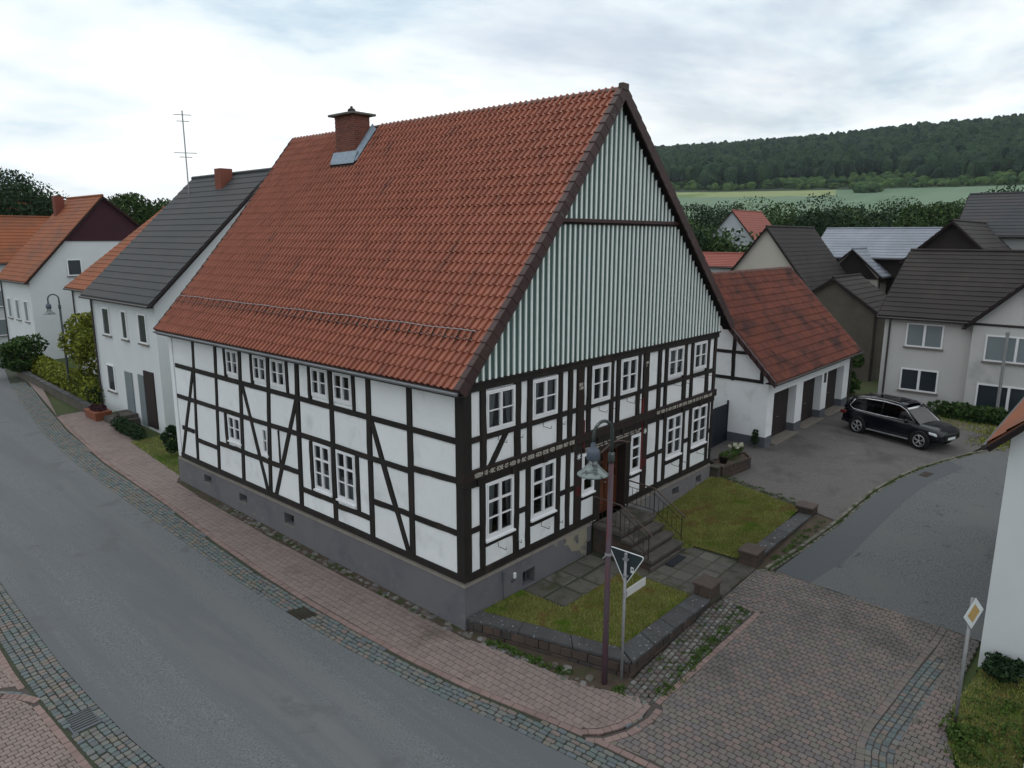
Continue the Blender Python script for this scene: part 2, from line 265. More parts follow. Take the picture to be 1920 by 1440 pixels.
# ------------------------------------------------------------------ ground height
def sp(t, k): return k*np.log1p(np.exp(np.clip(np.asarray(t, float)/k, -40, 40)))
def zgr(x, y):
    return (-1.23+0.016*np.clip(y, -25, 30)+0.012*np.clip(x, -30, 0)+0.043*(sp(x, 1.5)-sp(np.asarray(x, float)-17., 2))
            - 0.08*(sp(np.asarray(x, float)-30, 2)-sp(np.asarray(x, float)-45, 2)))
def zg(x, y): return float(zgr(x, y))

# ------------------------------------------------------------------ mesh helpers
class B:
    def __init__(s): s.v = []; s.f = []; s.t = None
    def poly(s, pts):
        n = len(s.v); s.v += [tuple(p) for p in pts]; s.f.append(tuple(range(n, n+len(pts)))); return s
    def hexa(s, p):
        """8 points: bottom 0-3 ccw, top 4-7"""
        n = len(s.v); s.v += [tuple(q) for q in p]
        for q in ((3, 2, 1, 0), (4, 5, 6, 7), (0, 1, 5, 4), (1, 2, 6, 5), (2, 3, 7, 6), (3, 0, 4, 7)): s.f.append(tuple(n+i for i in q))
        return s
    def box(s, x0, x1, y0, y1, z0, z1):
        return s.hexa([(x0, y0, z0), (x1, y0, z0), (x1, y1, z0), (x0, y1, z0), (x0, y0, z1), (x1, y0, z1), (x1, y1, z1), (x0, y1, z1)])
    def fbox(s, F, u0, u1, n0, n1, z0, z1):
        P = [F(u0, n1, z0), F(u1, n1, z0), F(u1, n0, z0), F(u0, n0, z0), F(u0, n1, z1), F(u1, n1, z1), F(u1, n0, z1), F(u0, n0, z1)]
        return s.hexa(P)
    def prism(s, pts, z0, z1):
        """pts 2D ccw -> vertical prism; z0,z1 numbers or functions"""
        a = [(x, y, z0(x, y) if callable(z0) else z0) for x, y in pts]; b = [(x, y, z1(x, y) if callable(z1) else z1) for x, y in pts]
        n = len(s.v); k = len(pts); s.v += a+b
        s.f.append(tuple(n+k+i for i in range(k))); s.f.append(tuple(n+i for i in reversed(range(k))))
        for i in range(k): j = (i+1) % k; s.f.append((n+i, n+j, n+k+j, n+k+i))
        return s
    def tube(s, pts, r, seg=8, caps=True):
        pts = [Vector(p) for p in pts]; rr = r if isinstance(r, (list, tuple)) else [r]*len(pts); n0 = len(s.v)
        for i, p in enumerate(pts):
            d = (pts[min(i+1, len(pts)-1)]-pts[max(i-1, 0)]).normalized()
            a = d.orthogonal().normalized() if i == 0 else (a-d*a.dot(d)).normalized()
            b = d.cross(a)
            for k in range(seg):
                t = 2*math.pi*k/seg; s.v.append(tuple(p+(a*math.cos(t)+b*math.sin(t))*rr[i]))
        for i in range(len(pts)-1):
            for k in range(seg):
                q = (k+1) % seg; s.f.append((n0+i*seg+k, n0+i*seg+q, n0+(i+1)*seg+q, n0+(i+1)*seg+k))
        if caps:
            s.f.append(tuple(n0+k for k in reversed(range(seg)))); s.f.append(tuple(n0+(len(pts)-1)*seg+k for k in range(seg)))
        return s
    def lathe(s, prof, cx, cy, seg=20, axis='z', cz=0):
        n0 = len(s.v)
        for r, z in prof:
            for k in range(seg):
                t = 2*math.pi*k/seg
                if axis == 'z': s.v.append((cx+r*math.cos(t), cy+r*math.sin(t), z))
                elif axis == 'y': s.v.append((cx+r*math.cos(t), cy+z, cz+r*math.sin(t)))
                else: s.v.append((cx+z, cy+r*math.cos(t), cz+r*math.sin(t)))
        for i in range(len(prof)-1):
            for k in range(seg):
                q = (k+1) % seg; s.f.append((n0+i*seg+k, n0+i*seg+q, n0+(i+1)*seg+q, n0+(i+1)*seg+k))
        return s
    def build(s, name, m, parent=None, smooth=False, kind=None, bevel=0.0):
        me = bpy.data.meshes.new(name); me.from_pydata(s.v, [], s.f); me.materials.append(m)
        if smooth:
            for p in me.polygons: p.use_smooth = True
        o = bpy.data.objects.new(name, me); COL.objects.link(o)
        if bevel:
            md = o.modifiers.new('edge', 'BEVEL'); md.width = bevel; md.segments = 1; md.limit_method = 'ANGLE'
        if kind: o['kind'] = kind
        if parent is not None: attach(o, parent)
        return o
def attach(o, parent):
    o.parent = parent; o.matrix_parent_inverse = Matrix.Translation(-Vector(WLOC.get(parent.name, (0, 0, 0))))
WLOC = {}
def thing(name, label, cat, loc=(0, 0, 0), group=None):
    o = bpy.data.objects.new(name, None); o.empty_display_size = 0.2; o.location = loc; COL.objects.link(o)
    WLOC[o.name] = tuple(loc); o['label'] = label; o['category'] = cat
    if group: o['group'] = group
    return o
def tag(o, label, cat, group=None):
    o['label'] = label; o['category'] = cat
    if group: o['group'] = group
    return o
def structure(o): o['kind'] = 'structure'; return o
def frame(O, U, Nn):
    O, U, Nn = Vector(O), Vector(U), Vector(Nn)
    return lambda u, n, z: O+U*u+Nn*n+Vector((0, 0, z))
def flat(poly, dz, name, m, step=1.0, parent=None, zf=None):
    """one sheet that follows the ground height, dz above it"""
    bm = bmesh.new(); bm.faces.new([bm.verts.new((x, y, 0)) for x, y in poly])
    xs = [p[0] for p in poly]; ys = [p[1] for p in poly]
    def cut(lo, hi, ax, st):
        k = math.ceil(lo/st)*st
        while k < hi:
            co = (k, 0, 0) if ax == 0 else (0, k, 0); no = (1, 0, 0) if ax == 0 else (0, 1, 0)
            bmesh.ops.bisect_plane(bm, geom=bm.verts[:]+bm.edges[:]+bm.faces[:], plane_co=co, plane_no=no); k += st
    cut(min(xs), max(xs), 0, step); cut(min(ys), max(ys), 1, step*4 if zf is None else step)
    bmesh.ops.triangulate(bm, faces=[f for f in bm.faces if len(f.verts) > 4])
    zf = zf or zg
    for v in bm.verts: v.co.z = zf(v.co.x, v.co.y)+dz
    bm.normal_update()
    for f in bm.faces:
        if f.normal.z < 0: f.normal_flip()
    me = bpy.data.meshes.new(name); bm.to_mesh(me); bm.free(); me.materials.append(m)
    o = bpy.data.objects.new(name, me); COL.objects.link(o)
    if parent is not None: attach(o, parent)
    return o
def inpoly(x, y, poly):
    c = False; n = len(poly); j = n-1
    for i in range(n):
        xi, yi = poly[i]; xj, yj = poly[j]
        if (yi > y) != (yj > y) and x < (xj-xi)*(y-yi)/(yj-yi)+xi: c = not c
        j = i
    return c
def clip(subj, rect):
    """subject polygon clipped by a convex ccw polygon"""
    out = list(subj)
    for i in range(len(rect)):
        a = rect[i]; b = rect[(i+1) % len(rect)]
        def side(p): return (b[0]-a[0])*(p[1]-a[1])-(b[1]-a[1])*(p[0]-a[0])
        inp, out = out, []
        for k in range(len(inp)):
            p, q = inp[k-1], inp[k]; sp_, sq = side(p), side(q)
            if (sp_ >= 0) != (sq >= 0):
                t = sp_/(sp_-sq); out.append((p[0]+(q[0]-p[0])*t, p[1]+(q[1]-p[1])*t))
            if sq >= 0: out.append(q)
        if len(out) < 3: return []
    return out
def area(p): return 0.5*sum(p[i-1][0]*p[i][1]-p[i][0]*p[i-1][1] for i in range(len(p)))
def unit_block(ch=0.08, jit=0.0, seed=0, corners=0.0):
    """1 x 1 x 1 block, origin at centre of the top, chamfered; corners cuts the plan corners"""
    rg = random.Random(seed); c = corners
    def ring(h):
        if c: return [(-h+c, -h), (h-c, -h), (h, -h+c), (h, h-c), (h-c, h), (-h+c, h), (-h, h-c), (-h, -h+c)]
        return [(-h, -h), (h, -h), (h, h), (-h, h)]
    o = [(x+rg.uniform(-jit, jit), y+rg.uniform(-jit, jit)) for x, y in ring(0.5)]; i_ = [(x*(1-2*ch), y*(1-2*ch)) for x, y in o]
    k = len(o); v = [(x, y, -1.0) for x, y in o]+[(x, y, -ch*1.4) for x, y in o]+[(x, y, rg.uniform(-jit, 0)*0.6) for x, y in i_]
    f = [tuple(range(2*k, 3*k))]
    for r_i in (0, 1):
        for a in range(k): b = (a+1) % k; f.append((r_i*k+a, r_i*k+b, (r_i+1)*k+b, (r_i+1)*k+a))
    return v, f
def mesh_from(name, vf, m):
    me = bpy.data.meshes.new(name); me.from_pydata(vf[0], [], vf[1]); me.materials.append(m); return me
def join_pieces(name, protos, items, m, parent, extra=None, smooth=False):
    """items: (proto index, Matrix); all in ONE mesh with a per-face 'tint'; extra = B of ready faces with list tints"""
    V = []; F = []; T = []; base = 0
    pv = [np.array(p[0], float) for p in protos]
    for k, M4 in items:
        A = np.array(M4); q = pv[k]@A[:3, :3].T+A[:3, 3]; V.append(q)
        F += [tuple(base+i for i in f) for f in protos[k][1]]; T += [random.random()]*len(protos[k][1]); base += len(q)
    if extra is not None:
        for vs_, fs_ in extra:
            V.append(np.array(vs_, float)); F += [tuple(base+i for i in f) for f in fs_]; T += [random.random()]*len(fs_); base += len(vs_)
    if not V: return None
    me = bpy.data.meshes.new(name); me.from_pydata(np.concatenate(V).tolist(), [], F); me.materials.append(m)
    at = me.attributes.new('tint', 'FLOAT', 'FACE'); at.data.foreach_set('value', T)
    if smooth: me.polygons.foreach_set('use_smooth', [True]*len(F))
    o = bpy.data.objects.new(name, me); COL.objects.link(o); o['kind'] = 'stuff'
    if parent is not None: attach(o, parent)
    return o
def proj_size(p, s=1.0):
    d = (Vector(p)-CAM); z = d.dot(f_)
    if z < 0.5: return 0
    u = d.dot(r_)/z*FPX; v = d.dot(u_)/z*FPX
    if abs(u) > 990 or abs(v) > 750: return 0
    return s/z
def place_pieces(piece, protos, items, m, parent, limit, stuffname, extra=None, smooth=False):
    """the pieces that show largest become objects, the rest one joined part"""
    it = sorted(items, key=lambda a: -proj_size(a[1].translation))
    meshes = [mesh_from(piece, p, m) for p in protos]
    if smooth:
        for me in meshes: me.polygons.foreach_set('use_smooth', [True]*len(me.polygons))
    for k, M4 in it[:limit]:
        o = bpy.data.objects.new(piece, meshes[k]); COL.objects.link(o); attach(o, parent)
        o.matrix_basis = Matrix.Translation(Vector(WLOC.get(parent.name, (0, 0, 0)))) @ Matrix.Identity(4) if False else M4
        o.matrix_parent_inverse = Matrix.Translation(-Vector(WLOC.get(parent.name, (0, 0, 0))))
    join_pieces(stuffname, protos, it[limit:], m, parent, extra, smooth)
def ground_matrix(x, y, z, rot, sx, sy, sz, zf=zg):
    e = 0.1; gx = (zf(x+e, y)-zf(x-e, y))/(2*e); gy = (zf(x, y+e)-zf(x, y-e))/(2*e)
    sh = Matrix(((1, 0, 0, 0), (0, 1, 0, 0), (gx, gy, 1, 0), (0, 0, 0, 1)))
    return Matrix.Translation((x, y, z)) @ sh @ Matrix.Rotation(rot, 4, 'Z') @ Matrix.Diagonal((sx, sy, sz, 1))
def pave(region, rot, lx, ly, gap, bond, top, h, parent, m, piece, limit, corners=0.12, jit=0.0, tilt=0.004, holes=(), zf=zg, protos=None, ox=0, oy=0):
    """pavers laid on a rotated grid inside a region; cut pieces are trimmed to its edge"""
    c, s_ = math.cos(rot), math.sin(rot)
    P2 = [(x*c+y*s_, -x*s_+y*c) for x, y in region]
    u0, u1 = min(p[0] for p in P2), max(p[0] for p in P2); v0, v1 = min(p[1] for p in P2), max(p[1] for p in P2)
    protos = protos or [unit_block(0.07, jit, i, corners) for i in range(3)]
    items = []; extra = []; row = 0; v = v0-oy
    while v < v1:
        u = u0-lx*2-ox+(row % 2)*bond*lx
        while u < u1:
            rect = [(u+gap/2, v+gap/2), (u+lx-gap/2, v+gap/2), (u+lx-gap/2, v+ly-gap/2), (u+gap/2, v+ly-gap/2)]
            cu, cv = u+lx/2, v+ly/2; x, y = cu*c-cv*s_, cu*s_+cv*c
            if not any(inpoly(x, y, hh) for hh in holes):
                q = clip(P2, rect); full = (lx-gap)*(ly-gap)
                a = abs(area(q)) if q else 0
                if a > 0.97*full:
                    items.append((random.randrange(len(protos)), ground_matrix(x, y, zf(x, y)+top+random.uniform(-tilt, tilt), rot+random.uniform(-1, 1)*jit*0.4, lx-gap, ly-gap, h, zf)))
                elif a > 0.12*full:
                    q = [(px*c-py*s_, px*s_+py*c) for px, py in q]
                    if area(q) < 0: q = q[::-1]
                    k = len(q); extra.append(([(px, py, zf(px, py)+top-h) for px, py in q]+[(px, py, zf(px, py)+top-0.001) for px, py in q],
                                              [tuple(range(k, 2*k))]+[(i, (i+1) % k, (i+1) % k+k, i+k) for i in range(k)]))
            u += lx
        v += ly; row += 1
    place_pieces(piece, protos, items, m, parent, limit, piece+'_field', extra)
def course(line, lx, w, side, gap, top, h, parent, m, piece, limit, jit=0.0, corners=0.06, rows=1, stagger=0.5, tilt=0.004, skip=None, holes=()):
    """rows of pieces following a polyline; offset to its left (side=+1) or right (-1)"""
    L = [Vector(p) for p in line]; items = []; protos = [unit_block(0.1 if jit else 0.05, jit, 10+i, corners) for i in range(4)]
    for r in range(rows):
        off = side*(r+0.5)*w; pos = -lx*stagger*(r % 2); seg = 0; total = sum((L[i+1]-L[i]).length for i in range(len(L)-1))
        while pos < total:
            ln = lx*random.uniform(0.8, 1.2) if jit else lx
            t = pos+ln/2
            if t > total: break
            a = 0; i = 0
            while i < len(L)-2 and a+(L[i+1]-L[i]).length < t: a += (L[i+1]-L[i]).length; i += 1
            d = (L[i+1]-L[i]).normalized(); p = L[i]+d*(t-a)+Vector((-d.y, d.x))*off; ang = math.atan2(d.y, d.x)
            if pos >= 0 and not (skip and skip(p.x, p.y)) and not any(inpoly(p.x, p.y, hh) for hh in holes):
                items.append((random.randrange(4), ground_matrix(p.x, p.y, zg(p.x, p.y)+top+random.uniform(-tilt, tilt), ang+random.uniform(-1, 1)*jit*0.5, ln-gap, w-gap*random.uniform(0.8, 1.6), h)))
            pos += ln
    place_pieces(piece, protos, items, m, parent, limit, piece+'_band')

# ------------------------------------------------------------------ facade helpers
def wall_holes(F, u0, u1, z0, z1, holes, n, depth, name, m, parent, mback=None, thick=0.0):
    """wall face at offset n with rectangular openings, reveals going in by depth"""
    us = sorted(set([u0, u1]+[h[0] for h in holes]+[h[1] for h in holes])); zs = sorted(set([z0, z1]+[h[2] for h in holes]+[h[3] for h in holes]))
    b = B()
    for i in range(len(us)-1):
        for j in range(len(zs)-1):
            cu, cz = (us[i]+us[i+1])/2, (zs[j]+zs[j+1])/2
            if any(h[0] < cu < h[1] and h[2] < cz < h[3] for h in holes): continue
            b.poly([F(us[i], n, zs[j]), F(us[i+1], n, zs[j]), F(us[i+1], n, zs[j+1]), F(us[i], n, zs[j+1])])
    for h in holes:
        a0, a1, c0, c1 = h[:4]; q = n-depth
        for A, C in (((a0, c0), (a1, c0)), ((a1, c0), (a1, c1)), ((a1, c1), (a0, c1)), ((a0, c1), (a0, c0))):
            b.poly([F(A[0], n, A[1]), F(C[0], n, C[1]), F(C[0], q, C[1]), F(A[0], q, A[1])])
    o = b.build(name, m, parent)
    if mback:
        d = B()
        for h in holes: d.poly([F(h[0], n-depth, h[2]), F(h[1], n-depth, h[2]), F(h[1], n-depth, h[3]), F(h[0], n-depth, h[3])])
        if holes: d.build('opening_back', mback, parent)
    return o
def window(F, u0, u1, z0, z1, parent, cols=2, rows=2, n=0.03, curtain=1, sill=0.05, fr=0.05, seed=0):
    """casement window: frame (the part) > panes, sill, curtains, interior"""
    rg = random.Random(seed*13+int(u0*10)); b = B()
    b.fbox(F, u0, u1, n-0.07, n, z0, z0+fr*1.25).fbox(F, u0, u1, n-0.07, n, z1-fr, z1)
    b.fbox(F, u0, u0+fr, n-0.07, n, z0+fr*1.25, z1-fr).fbox(F, u1-fr, u1, n-0.07, n, z0+fr*1.25, z1-fr)
    a0, a1, c0, c1 = u0+fr, u1-fr, z0+fr*1.25, z1-fr
    s = 0.034; nn = n+0.004; mu = (a0+a1)/2
    sashes = [(a0, mu-0.003), (mu+0.003, a1)] if cols == 2 else [(a0, a1)]
    holes = []
    for (x0, x1) in sashes:
        b.fbox(F, x0+0.006, x1, nn-0.06, nn+0.012, c0+0.006, c0+s*1.3).fbox(F, x0+0.006, x1, nn-0.06, nn+0.012, c1-s, c1-0.006)
        b.fbox(F, x0+0.006, x0+s, nn-0.06, nn+0.012, c0+s*1.3, c1-s).fbox(F, x1-s, x1, nn-0.06, nn+0.012, c0+s*1.3, c1-s)
        hz = (c1-s-c0-s*1.3)/rows
        for r in range(rows):
            y0 = c0+s*1.3+r*hz+(0.012 if r else 0); y1 = c0+s*1.3+(r+1)*hz-(0.012 if r < rows-1 else 0); holes.append((x0+s, x1-s, y0, y1))
            if r: thick = 0.03 if (rows == 3 and r == 2) else 0.014; b.fbox(F, x0+s, x1-s, nn-0.04, nn+0.006, y0-0.012-thick/2, y0-0.012+thick)
    w = b.build('window', M['white'], parent)
    flip = (F(1, 0, 0)-F(0, 0, 0)).cross(Vector((0, 0, 1))).dot(F(0, 1, 0)-F(0, 0, 0)) < 0
    for h in holes:
        q = [F(h[0], n-0.03, h[2]), F(h[1], n-0.03, h[2]), F(h[1], n-0.03, h[3]), F(h[0], n-0.03, h[3])]
        B().poly(q[::-1] if flip else q).build('pane', M['glass'], w)
    if sill: B().fbox(F, u0-0.02, u1+0.02, n-0.03, n+0.05, z0-0.045, z0-0.002).build('sill', M['white'], w)
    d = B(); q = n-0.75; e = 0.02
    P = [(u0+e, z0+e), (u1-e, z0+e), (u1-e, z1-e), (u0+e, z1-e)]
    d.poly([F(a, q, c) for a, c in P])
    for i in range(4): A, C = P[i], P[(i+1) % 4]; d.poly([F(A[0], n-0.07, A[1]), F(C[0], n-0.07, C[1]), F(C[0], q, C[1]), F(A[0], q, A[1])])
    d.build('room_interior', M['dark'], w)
    if curtain:
        cb = B(); mid = (u0+u1)/2; k = 10
        def drape(x0, x1, zt, zb, pinch):
            pts = []
            for i in range(k+1):
                t = i/k; x = x0+(x1-x0)*t; off = -0.12-0.012*math.sin(i*2.4+seed)
                pts.append((x, off))
            for i in range(k):
                (xa, na), (xb, nb) = pts[i], pts[i+1]
                xb2 = x0+(xb-x0)*pinch; xa2 = x0+(xa-x0)*pinch
                cb.poly([F(xa2, n+na, zb), F(xb2, n+nb, zb), F(xb, n+nb, zt), F(xa, n+na, zt)])
        if curtain == 1:
            drape(a0, a0+(mid-a0)*rg.uniform(.6, .95), c1, c0, rg.uniform(.45, .7)); drape(a1, a1-(a1-mid)*rg.uniform(.35, .7), c1, c0, rg.uniform(.4, .7))
        elif curtain == 2: drape(a0, a1, c0+(c1-c0)*rg.uniform(.85, 1), c0+(c1-c0)*rg.uniform(.15, .35), 1.0)
        elif curtain == 3: drape(a0, a1, c0+(c1-c0)*0.42, c0, 1.0)
        cb.build('curtain', M['curtain'], w)
    return w
def beam(F, a, b_, w, parent, name='beam', n0=-0.05, n1=0.045, m=None, wav=0.010, seg=7, seed=None):
    """timber strip on a facade from (u,z) to (u,z), hand-hewn edges"""
    rg = random.Random(seed if seed is not None else (a[0]*31+a[1]*17+b_[0]*7)); A, C = Vector(a), Vector(b_); d = (C-A); L = d.length; d.normalize(); p = Vector((-d.y, d.x))
    bow = rg.uniform(-1, 1)*min(.035, L*.012) if seg < 20 else 0; ph = rg.uniform(.7, 1.6)
    seg = max(1, min(seg, int(L/0.25))); bb = B(); ring = []
    for i in range(seg+1):
        t = i/seg; q = A+d*L*t+p*bow*math.sin(math.pi*t)*math.cos(ph*t*2); e = 0 if i in (0, seg) else 1
        l = q+p*(w/2+rg.uniform(-wav, wav)*e); r = q-p*(w/2+rg.uniform(-wav, wav)*e); nn = n1+rg.uniform(-0.004, 0.004)
        ring.append([F(r.x, n0, r.y), F(r.x, nn, r.y), F(l.x, nn, l.y), F(l.x, n0, l.y)])
    for i in range(seg+1): bb.v += [tuple(x) for x in ring[i]]
    for i in range(seg):
        for k in range(4): q = (k+1) % 4; bb.f.append((i*4+k, i*4+q, (i+1)*4+q, (i+1)*4+k))
    bb.f.append((0, 1, 2, 3)); bb.f.append(tuple(seg*4+k for k in (3, 2, 1, 0)))
    o = bb.build(name, m or M['timber'], parent); return o
def split_cells(cells, strip):
    """cells: convex polygons; strip: (a,b,w). A cell crossed by most of the strip's axis is cut in two"""
    a, b_, w = strip; A, C = Vector(a), Vector(b_); d = (C-A); L = d.length; d.normalize(); p = Vector((-d.y, d.x)); out = []
    for c in cells:
        # chord of the axis line in this cell
        t0, t1 = -1e9, 1e9; ok = True
        for i in range(len(c)):
            P, Q = Vector(c[i]), Vector(c[(i+1) % len(c)]); e = Q-P; nrm = Vector((-e.y, e.x))
            dn = d.dot(nrm); num = (P-A).dot(nrm)
            if abs(dn) < 1e-9:
                if num > 0: ok = False; break
                continue
            t = num/dn
            if dn > 0: t0 = max(t0, t)
            else: t1 = min(t1, t)
        if not ok or t1 <= t0: out.append(c); continue
        ov = min(t1, L)-max(t0, 0)
        if ov < 0.55*(t1-t0) or ov < 0.05: out.append(c); continue
        for sg in (1, -1):
            o_ = A+p*(w/2)*sg
            rect = None
            q = []
            n_ = len(c)
            for i in range(n_):
                P, Q = Vector(c[i-1]), Vector(c[i]); sp_, sq = (P-o_).dot(p)*sg, (Q-o_).dot(p)*sg
                if (sp_ >= 0) != (sq >= 0): t = sp_/(sp_-sq); q.append(tuple(P+(Q-P)*t))
                if sq >= 0: q.append(tuple(Q))
            if len(q) >= 3 and abs(area(q)) > 0.004: out.append(q)
    return out
def inset(poly, d):
    n = len(poly); out = []
    ctr = Vector((sum(p[0] for p in poly)/n, sum(p[1] for p in poly)/n))
    lines = []
    for i in range(n):
        P, Q = Vector(poly[i]), Vector(poly[(i+1) % n]); e = (Q-P)
        if e.length < 1e-4: continue
        e.normalize(); nr = Vector((-e.y, e.x)); lines.append((P+nr*d, nr))
    big = [(ctr.x-50, ctr.y-50), (ctr.x+50, ctr.y-50), (ctr.x+50, ctr.y+50), (ctr.x-50, ctr.y+50)]
    q = [Vector(p) for p in big]
    for o_, nr in lines:
        r = []
        for i in range(len(q)):
            P, Q = q[i-1], q[i]; a, b_ = (P-o_).dot(nr), (Q-o_).dot(nr)
            if (a >= 0) != (b_ >= 0): r.append(P+(Q-P)*(a/(a-b_)))
            if b_ >= 0: r.append(Q)
        q = r
        if len(q) < 3: return None
    return [tuple(p) for p in q]
def panels(F, cells, parent, skip):
    for c in cells:
        if area(c) < 0: c = c[::-1]
        cx_, cy_ = sum(p[0] for p in c)/len(c), sum(p[1] for p in c)/len(c)
        if any(s[0] < cx_ < s[1] and s[2] < cy_ < s[3] for s in skip): continue
        o_ = inset(c, 0.003); i1 = inset(c, 0.022); i2 = inset(c, 0.034)
        if not o_ or not i1 or not i2 or not (len(o_) == len(i1) == len(i2)):
            if o_: B().poly([F(u, 0.012, z) for u, z in o_]).build('plaster_panel', M['plaster'], parent)
            continue
        def al(q):   # align start vertex
            k = min(range(len(q)), key=lambda i: (q[i][0]-o_[0][0])**2+(q[i][1]-o_[0][1])**2); return q[k:]+q[:k]
        i1 = al(i1); i2 = al(i2); k = len(o_); b = B()
        w = [random.uniform(0, .006) for _ in range(4)]
        b.v = [tuple(F(u, 0.010, z)) for u, z in o_]+[tuple(F(u, 0.004, z)) for u, z in i1]+[tuple(F(u, 0.020+random.uniform(0, .004), z)) for u, z in i2]
        b.f = [(i, (i+1) % k, k+(i+1) % k, k+i) for i in range(k)]+[(k+i, k+(i+1) % k, 2*k+(i+1) % k, 2*k+i) for i in range(k)]+[tuple(range(2*k, 3*k))]
        b.build('plaster_panel', M['plaster'], parent)
def lettering(txt, F, u, z, size, parent, width=None, n=0.06, xs=1.0, align='LEFT', name='inscription', m=None):
    cu = bpy.data.curves.new(name, 'FONT'); cu.body = txt; cu.size = size; cu.extrude = 0.003; cu.align_x = align; cu.space_line = 0.85; cu.resolution_u = 3
    cu.materials.append(m or M['letter']); tmp = bpy.data.objects.new(name, cu); COL.objects.link(tmp)
    me = bpy.data.meshes.new_from_object(tmp); bpy.data.objects.remove(tmp); bpy.data.curves.remove(cu)
    o = bpy.data.objects.new(name, me); COL.objects.link(o)
    O = F(u, n, z); U = (F(1, 0, 0)-F(0, 0, 0)).normalized(); Nn = (F(0, 1, 0)-F(0, 0, 0)).normalized(); Zv = Vector((0, 0, 1))
    if width: xs = width/max(max(v.co.x for v in me.vertices)-min(v.co.x for v in me.vertices), 0.01)
    mw = Matrix((U*xs, Zv, Nn)).transposed().to_4x4(); mw.translation = O
    # keep it right-handed for reading
    attach(o, parent); o.matrix_basis = mw
    return o

# ================================================================== TERRAIN
def far_height(d, az):
    """ground height at distance d and azimuth az seen from the camera foot"""
    A = math.degrees(az) % 360
    if A > 300: A -= 360
    fade = float(np.interp(A, [0, 35, 52, 95, 125, 170], [.12, .3, 1, 1, .4, .12]))
    ridge = float(np.interp(A, [0, 59, 66, 71.5, 76, 82.5, 95, 130, 360], [118, 121, 125, 130, 137, 139, 125, 90, 80]))
    z = float(np.interp(d, [0, 200, 450, 600, 1125, 5000], [-2.2, -2.2, 24.5*fade, 42*fade, ridge*fade, ridge*fade*.8]))
    w = fade
    return z
def ground_z(x, y):
    d = math.hypot(x-CAM.x, y-CAM.y); az = math.atan2(x-CAM.x, y-CAM.y)
    near = zg(x, y)-0.07
    t = min(max((d-70)/70, 0), 1); t = t*t*(3-2*t)
    return near*(1-t)+far_height(d, az)*t
rings = [0, 1.5, 3, 5, 7, 9, 11, 13, 15, 17, 19, 21, 23, 25, 27, 29, 31, 33, 36, 39, 42, 46, 50, 55, 60, 66, 72, 80, 90, 105, 125, 150, 200, 260, 330, 400, 470, 540, 600, 640, 700, 780, 860, 940, 1020, 1120, 1300, 1800, 2600, 4000]
NA = 180; v = []; f = []
for r in rings:
    for k in range(NA):
        a = 2*math.pi*k/NA; x = CAM.x+r*math.sin(a); y = CAM.y+r*math.cos(a); v.append((x, y, ground_z(x, y)))
for i in range(len(rings)-1):
    for k in range(NA):
        q = (k+1) % NA; f.append((i*NA+k, i*NA+q, (i+1)*NA+q, (i+1)*NA+k)[::-1])
me = bpy.data.meshes.new('ground'); me.from_pydata(v, [], f)
for mm in (M['meadow'], M['field'], M['field2'], M['hillm']): me.materials.append(mm)
for i in range(len(rings)-1):
    d = (rings[i]+rings[i+1])/2
    for k in range(NA):
        az = R((k+0.5)*2); idx = 0
        if 150 < d: idx = 1
        if 540 < d < 600 and az < R(73): idx = 2
        if d > 600: idx = 3
        if not (R(35) < az < R(130)) and 150 < d < 900: idx = 1 if (k//7+i//3) % 3 else 0
        me.polygons[i*NA+k].material_index = idx
me.polygons.foreach_set('use_smooth', [True]*len(me.polygons))
g = bpy.data.objects.new('ground', me); COL.objects.link(g); structure(g)

def ico(sub):
    bm = bmesh.new(); bmesh.ops.create_icosphere(bm, subdivisions=sub, radius=1)
    v = np.array([tuple(x.co) for x in bm.verts]); f = [tuple(q.index for q in p.verts) for p in bm.faces]; bm.free(); return v, f
def blobs(name, pts, m, sub=2, lab=None):
    V = []; F = []; T = []; base = 0; iv, if_ = ico(sub); var = []
    for s in range(8):
        rg = np.random.default_rng(s); k = iv*(1+0.28*(np.sin(iv@rg.normal(0, 3.2, 3)+s)[:, None])*0.6+rg.normal(0, 0.09, (len(iv), 1))); var.append(k)
    for i, (x, y, z, rx, rz) in enumerate(pts):
        q = var[i % 8]*np.array([rx, rx, rz])+np.array([x, y, z]); V.append(q); F += [tuple(base+j for j in t) for t in if_]; T += [random.random()]*len(if_); base += len(q)
    me = bpy.data.meshes.new(name); me.from_pydata(np.concatenate(V).tolist(), [], F); me.materials.append(m)
    at = me.attributes.new('tint', 'FLOAT', 'FACE'); at.data.foreach_set('value', T)
    o = bpy.data.objects.new(name, me); COL.objects.link(o); o['kind'] = 'stuff'; return o
pts = []; sc_pts = []
for _ in range(40000):
    az = R(random.uniform(48, 96)); d = math.sqrt(random.uniform(625**2, 1135**2)); x = CAM.x+d*math.sin(az); y = CAM.y+d*math.cos(az)
    lim = 640+26*math.sin(az*21)+20*math.sin(az*53+1)
    if d < lim: continue
    if len(pts) > 11000: break
    r = random.uniform(2.6, 5.6); h = random.uniform(6, 12); pts.append((x, y, ground_z(x, y)+h*0.9, r, h*0.75))
blobs('forest', pts, M['forest'])
for _ in range(1500):
    az = R(random.uniform(50, 94)); d = random.uniform(603, 672); x = CAM.x+d*math.sin(az); y = CAM.y+d*math.cos(az)
    if math.degrees(az) < 73 and d < 612+6*math.sin(az*60): continue
    r = random.uniform(1.2, 3.6); sc_pts.append((x, y, ground_z(x, y)+r*0.5, r, r*random.uniform(.7, 1.5)))
for _ in range(60):
    d = random.uniform(560, 600); az = R(random.gauss(74.0, 0.35)); x = CAM.x+d*math.sin(az); y = CAM.y+d*math.cos(az); sc_pts.append((x, y, ground_z(x, y)+2, 3.0, 3.4))
